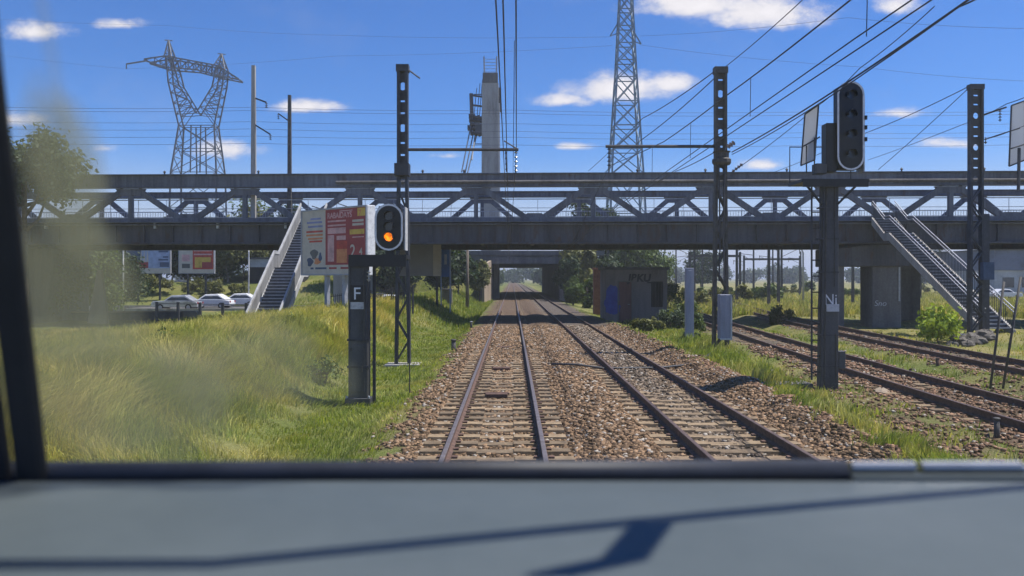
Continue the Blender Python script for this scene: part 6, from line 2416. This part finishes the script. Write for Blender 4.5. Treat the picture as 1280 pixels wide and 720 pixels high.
def build_world():
    w = bpy.data.worlds.new('World')
    scene.world = w
    w.use_nodes = True
    nt = w.node_tree
    nt.nodes.clear()
    out = nt.nodes.new('ShaderNodeOutputWorld')
    bg = nt.nodes.new('ShaderNodeBackground')
    sky = nt.nodes.new('ShaderNodeTexSky')
    sky.sky_type = 'NISHITA'
    sky.sun_disc = False
    sky.sun_elevation = math.asin(SUN.z)
    sky.sun_rotation = math.atan2(SUN.x, SUN.y)
    sky.air_density = 0.9
    sky.dust_density = 0.1
    sky.ozone_density = 2.5
    hs = nt.nodes.new('ShaderNodeHueSaturation')
    hs.inputs['Saturation'].default_value = 1.15
    nt.links.new(sky.outputs[0], hs.inputs['Color'])
    col = mixc(nt, 1.0, hs.outputs[0], (0.28, 0.53, 0.84), 'MULTIPLY')
    tc = nt.nodes.new('ShaderNodeTexCoord')
    sp = nt.nodes.new('ShaderNodeSeparateXYZ')
    nt.links.new(tc.outputs['Generated'], sp.inputs[0])
    yy = math_n(nt, 'MAXIMUM', sp.outputs[1], 0.02)
    u = math_n(nt, 'DIVIDE', sp.outputs[0], yy)
    v = math_n(nt, 'DIVIDE', sp.outputs[2], yy)
    cb = nt.nodes.new('ShaderNodeCombineXYZ')
    nt.links.new(u, cb.inputs[0])
    nt.links.new(math_n(nt, 'MULTIPLY', v, 1.6), cb.inputs[1])
    n1 = noise(nt, cb.outputs[0], 19.0, 9, 0.68)
    n2 = noise(nt, cb.outputs[0], 5.0, 5, 0.6)
    n1c = math_n(nt, 'SUBTRACT', n1, 0.5)
    clouds = [(872, 8, 95, 26, 1), (950, 16, 100, 34, 1), (770, 113, 88, 27, 1), (840, 106, 40, 18, .9), (705, 126, 45, 14, .9), (1120, 8, 38, 18, 1), (45, 41, 58, 17, .75), (152, 31, 38, 10, .8),
              (10, 150, 62, 16, .8), (385, 134, 50, 13, .85), (275, 188, 60, 17, .8), (718, 184, 30, 8, .85), (1125, 142, 42, 11, .7), (1190, 180, 48, 10, .8), (952, 207, 38, 10, .75), (560, 195, 26, 6, .55), (135, 186, 22, 7, .4), (490, 72, 1, 1, 0)]
    dens = None
    hgt = None
    for px, py, a, b, s in clouds:
        if s == 0:
            continue
        du = math_n(nt, 'MULTIPLY', math_n(nt, 'SUBTRACT', u, (px - 640) / F), F / a)
        dv = math_n(nt, 'MULTIPLY', math_n(nt, 'SUBTRACT', v, (348 - py) / F), F / b)
        # flatter undersides
        dvn = math_n(nt, 'MULTIPLY', math_n(nt, 'MINIMUM', dv, 0.0), 1.5)
        dvp = math_n(nt, 'MAXIMUM', dv, 0.0)
        dd = math_n(nt, 'ADD', dvn, dvp)
        e = math_n(nt, 'SQRT', math_n(nt, 'ADD', math_n(nt, 'MULTIPLY', du, du), math_n(nt, 'MULTIPLY', dd, dd)))
        f = math_n(nt, 'MULTIPLY', math_n(nt, 'SUBTRACT', 1.0, e), s)
        dens = f if dens is None else math_n(nt, 'MAXIMUM', dens, f)
    m = math_n(nt, 'ADD', dens, math_n(nt, 'MULTIPLY', n1c, 1.7))
    mr = nt.nodes.new('ShaderNodeMapRange')
    mr.interpolation_type = 'SMOOTHSTEP'
    nt.links.new(m, mr.inputs['Value'])
    mr.inputs['From Min'].default_value = -0.08
    mr.inputs['From Max'].default_value = 0.72
    mr.inputs['To Max'].default_value = 0.93
    wht = ramp(nt, math_n(nt, 'ADD', math_n(nt, 'MULTIPLY', dens, 0.5), n1), [(0.35, (3.6, 3.6, 3.9)), (0.7, (5.1, 4.85, 4.85)), (1.0, (6.0, 5.7, 5.65))])
    front = math_n(nt, 'GREATER_THAN', sp.outputs[1], 0.05)
    fac = math_n(nt, 'MULTIPLY', mr.outputs[0], front)
    # faint veil of high cirrus
    veil = math_n(nt, 'MULTIPLY', math_n(nt, 'MAXIMUM', math_n(nt, 'SUBTRACT', n2, 0.55), 0.0), 0.5)
    fac = math_n(nt, 'MAXIMUM', fac, math_n(nt, 'MULTIPLY', veil, front))
    hz = nt.nodes.new('ShaderNodeMapRange')          # pale air close to the horizon
    hz.interpolation_type = 'SMOOTHSTEP'
    nt.links.new(sp.outputs[2], hz.inputs['Value'])
    hz.inputs['From Min'].default_value = 0.17
    hz.inputs['From Max'].default_value = 0.015
    hz.inputs['To Max'].default_value = 0.95
    col = mixc(nt, hz.outputs[0], col, (3.75, 3.9, 4.35))
    nt.links.new(mixc(nt, fac, col, wht), bg.inputs[0])
    bg.inputs[1].default_value = 0.1
    nt.links.new(bg.outputs[0], out.inputs[0])


build_world()


def haze():
    m = bpy.data.materials.new('haze')
    m.use_nodes = True
    nt = m.node_tree
    nt.nodes.clear()
    out = nt.nodes.new('ShaderNodeOutputMaterial')
    pv = nt.nodes.new('ShaderNodeVolumePrincipled')
    pv.inputs['Color'].default_value = (0.80, 0.87, 1.0, 1)
    pv.inputs['Density'].default_value = 0.0005
    pv.inputs['Anisotropy'].default_value = 0.2
    nt.links.new(pv.outputs[0], out.inputs['Volume'])
    mb = MB()
    mb.box(-3200, 3200, -200, 4600, -2.5, 76)
    tag(mb.build('haze', m), 'thin summer haze in the air', None, None, 'stuff')


haze()

ld = bpy.data.lights.new('sun', 'SUN')
ld.energy = 3.8
ld.angle = R(0.53)
ld.color = (1.0, 0.955, 0.88)
sun = bpy.data.objects.new('sun', ld)
sun.rotation_euler = SUN.to_track_quat('Z', 'Y').to_euler()
COL.objects.link(sun)

cd = bpy.data.cameras.new('camera')
cam = bpy.data.objects.new('camera', cd)
cam.location = (0, 0, EYE)
cam.rotation_euler = (R(90), 0, 0)
cd.sensor_width = 36
cd.lens = 36 * F / 1280
cd.shift_y = -12 / 1280
cd.clip_start = 0.02
cd.clip_end = 6000
cd.dof.use_dof = True
cd.dof.focus_distance = 38
cd.dof.aperture_fstop = 3.8
COL.objects.link(cam)
scene.camera = cam

vs = scene.view_settings
vs.view_transform = 'Standard'
vs.look = 'None'
vs.exposure = 0.85
vs.gamma = 1.0
vs.use_curve_mapping = False
scene.cycles.use_denoising = True
scene.cycles.max_bounces = 6
scene.cycles.transparent_max_bounces = 12
scene.cycles.sample_clamp_indirect = 6
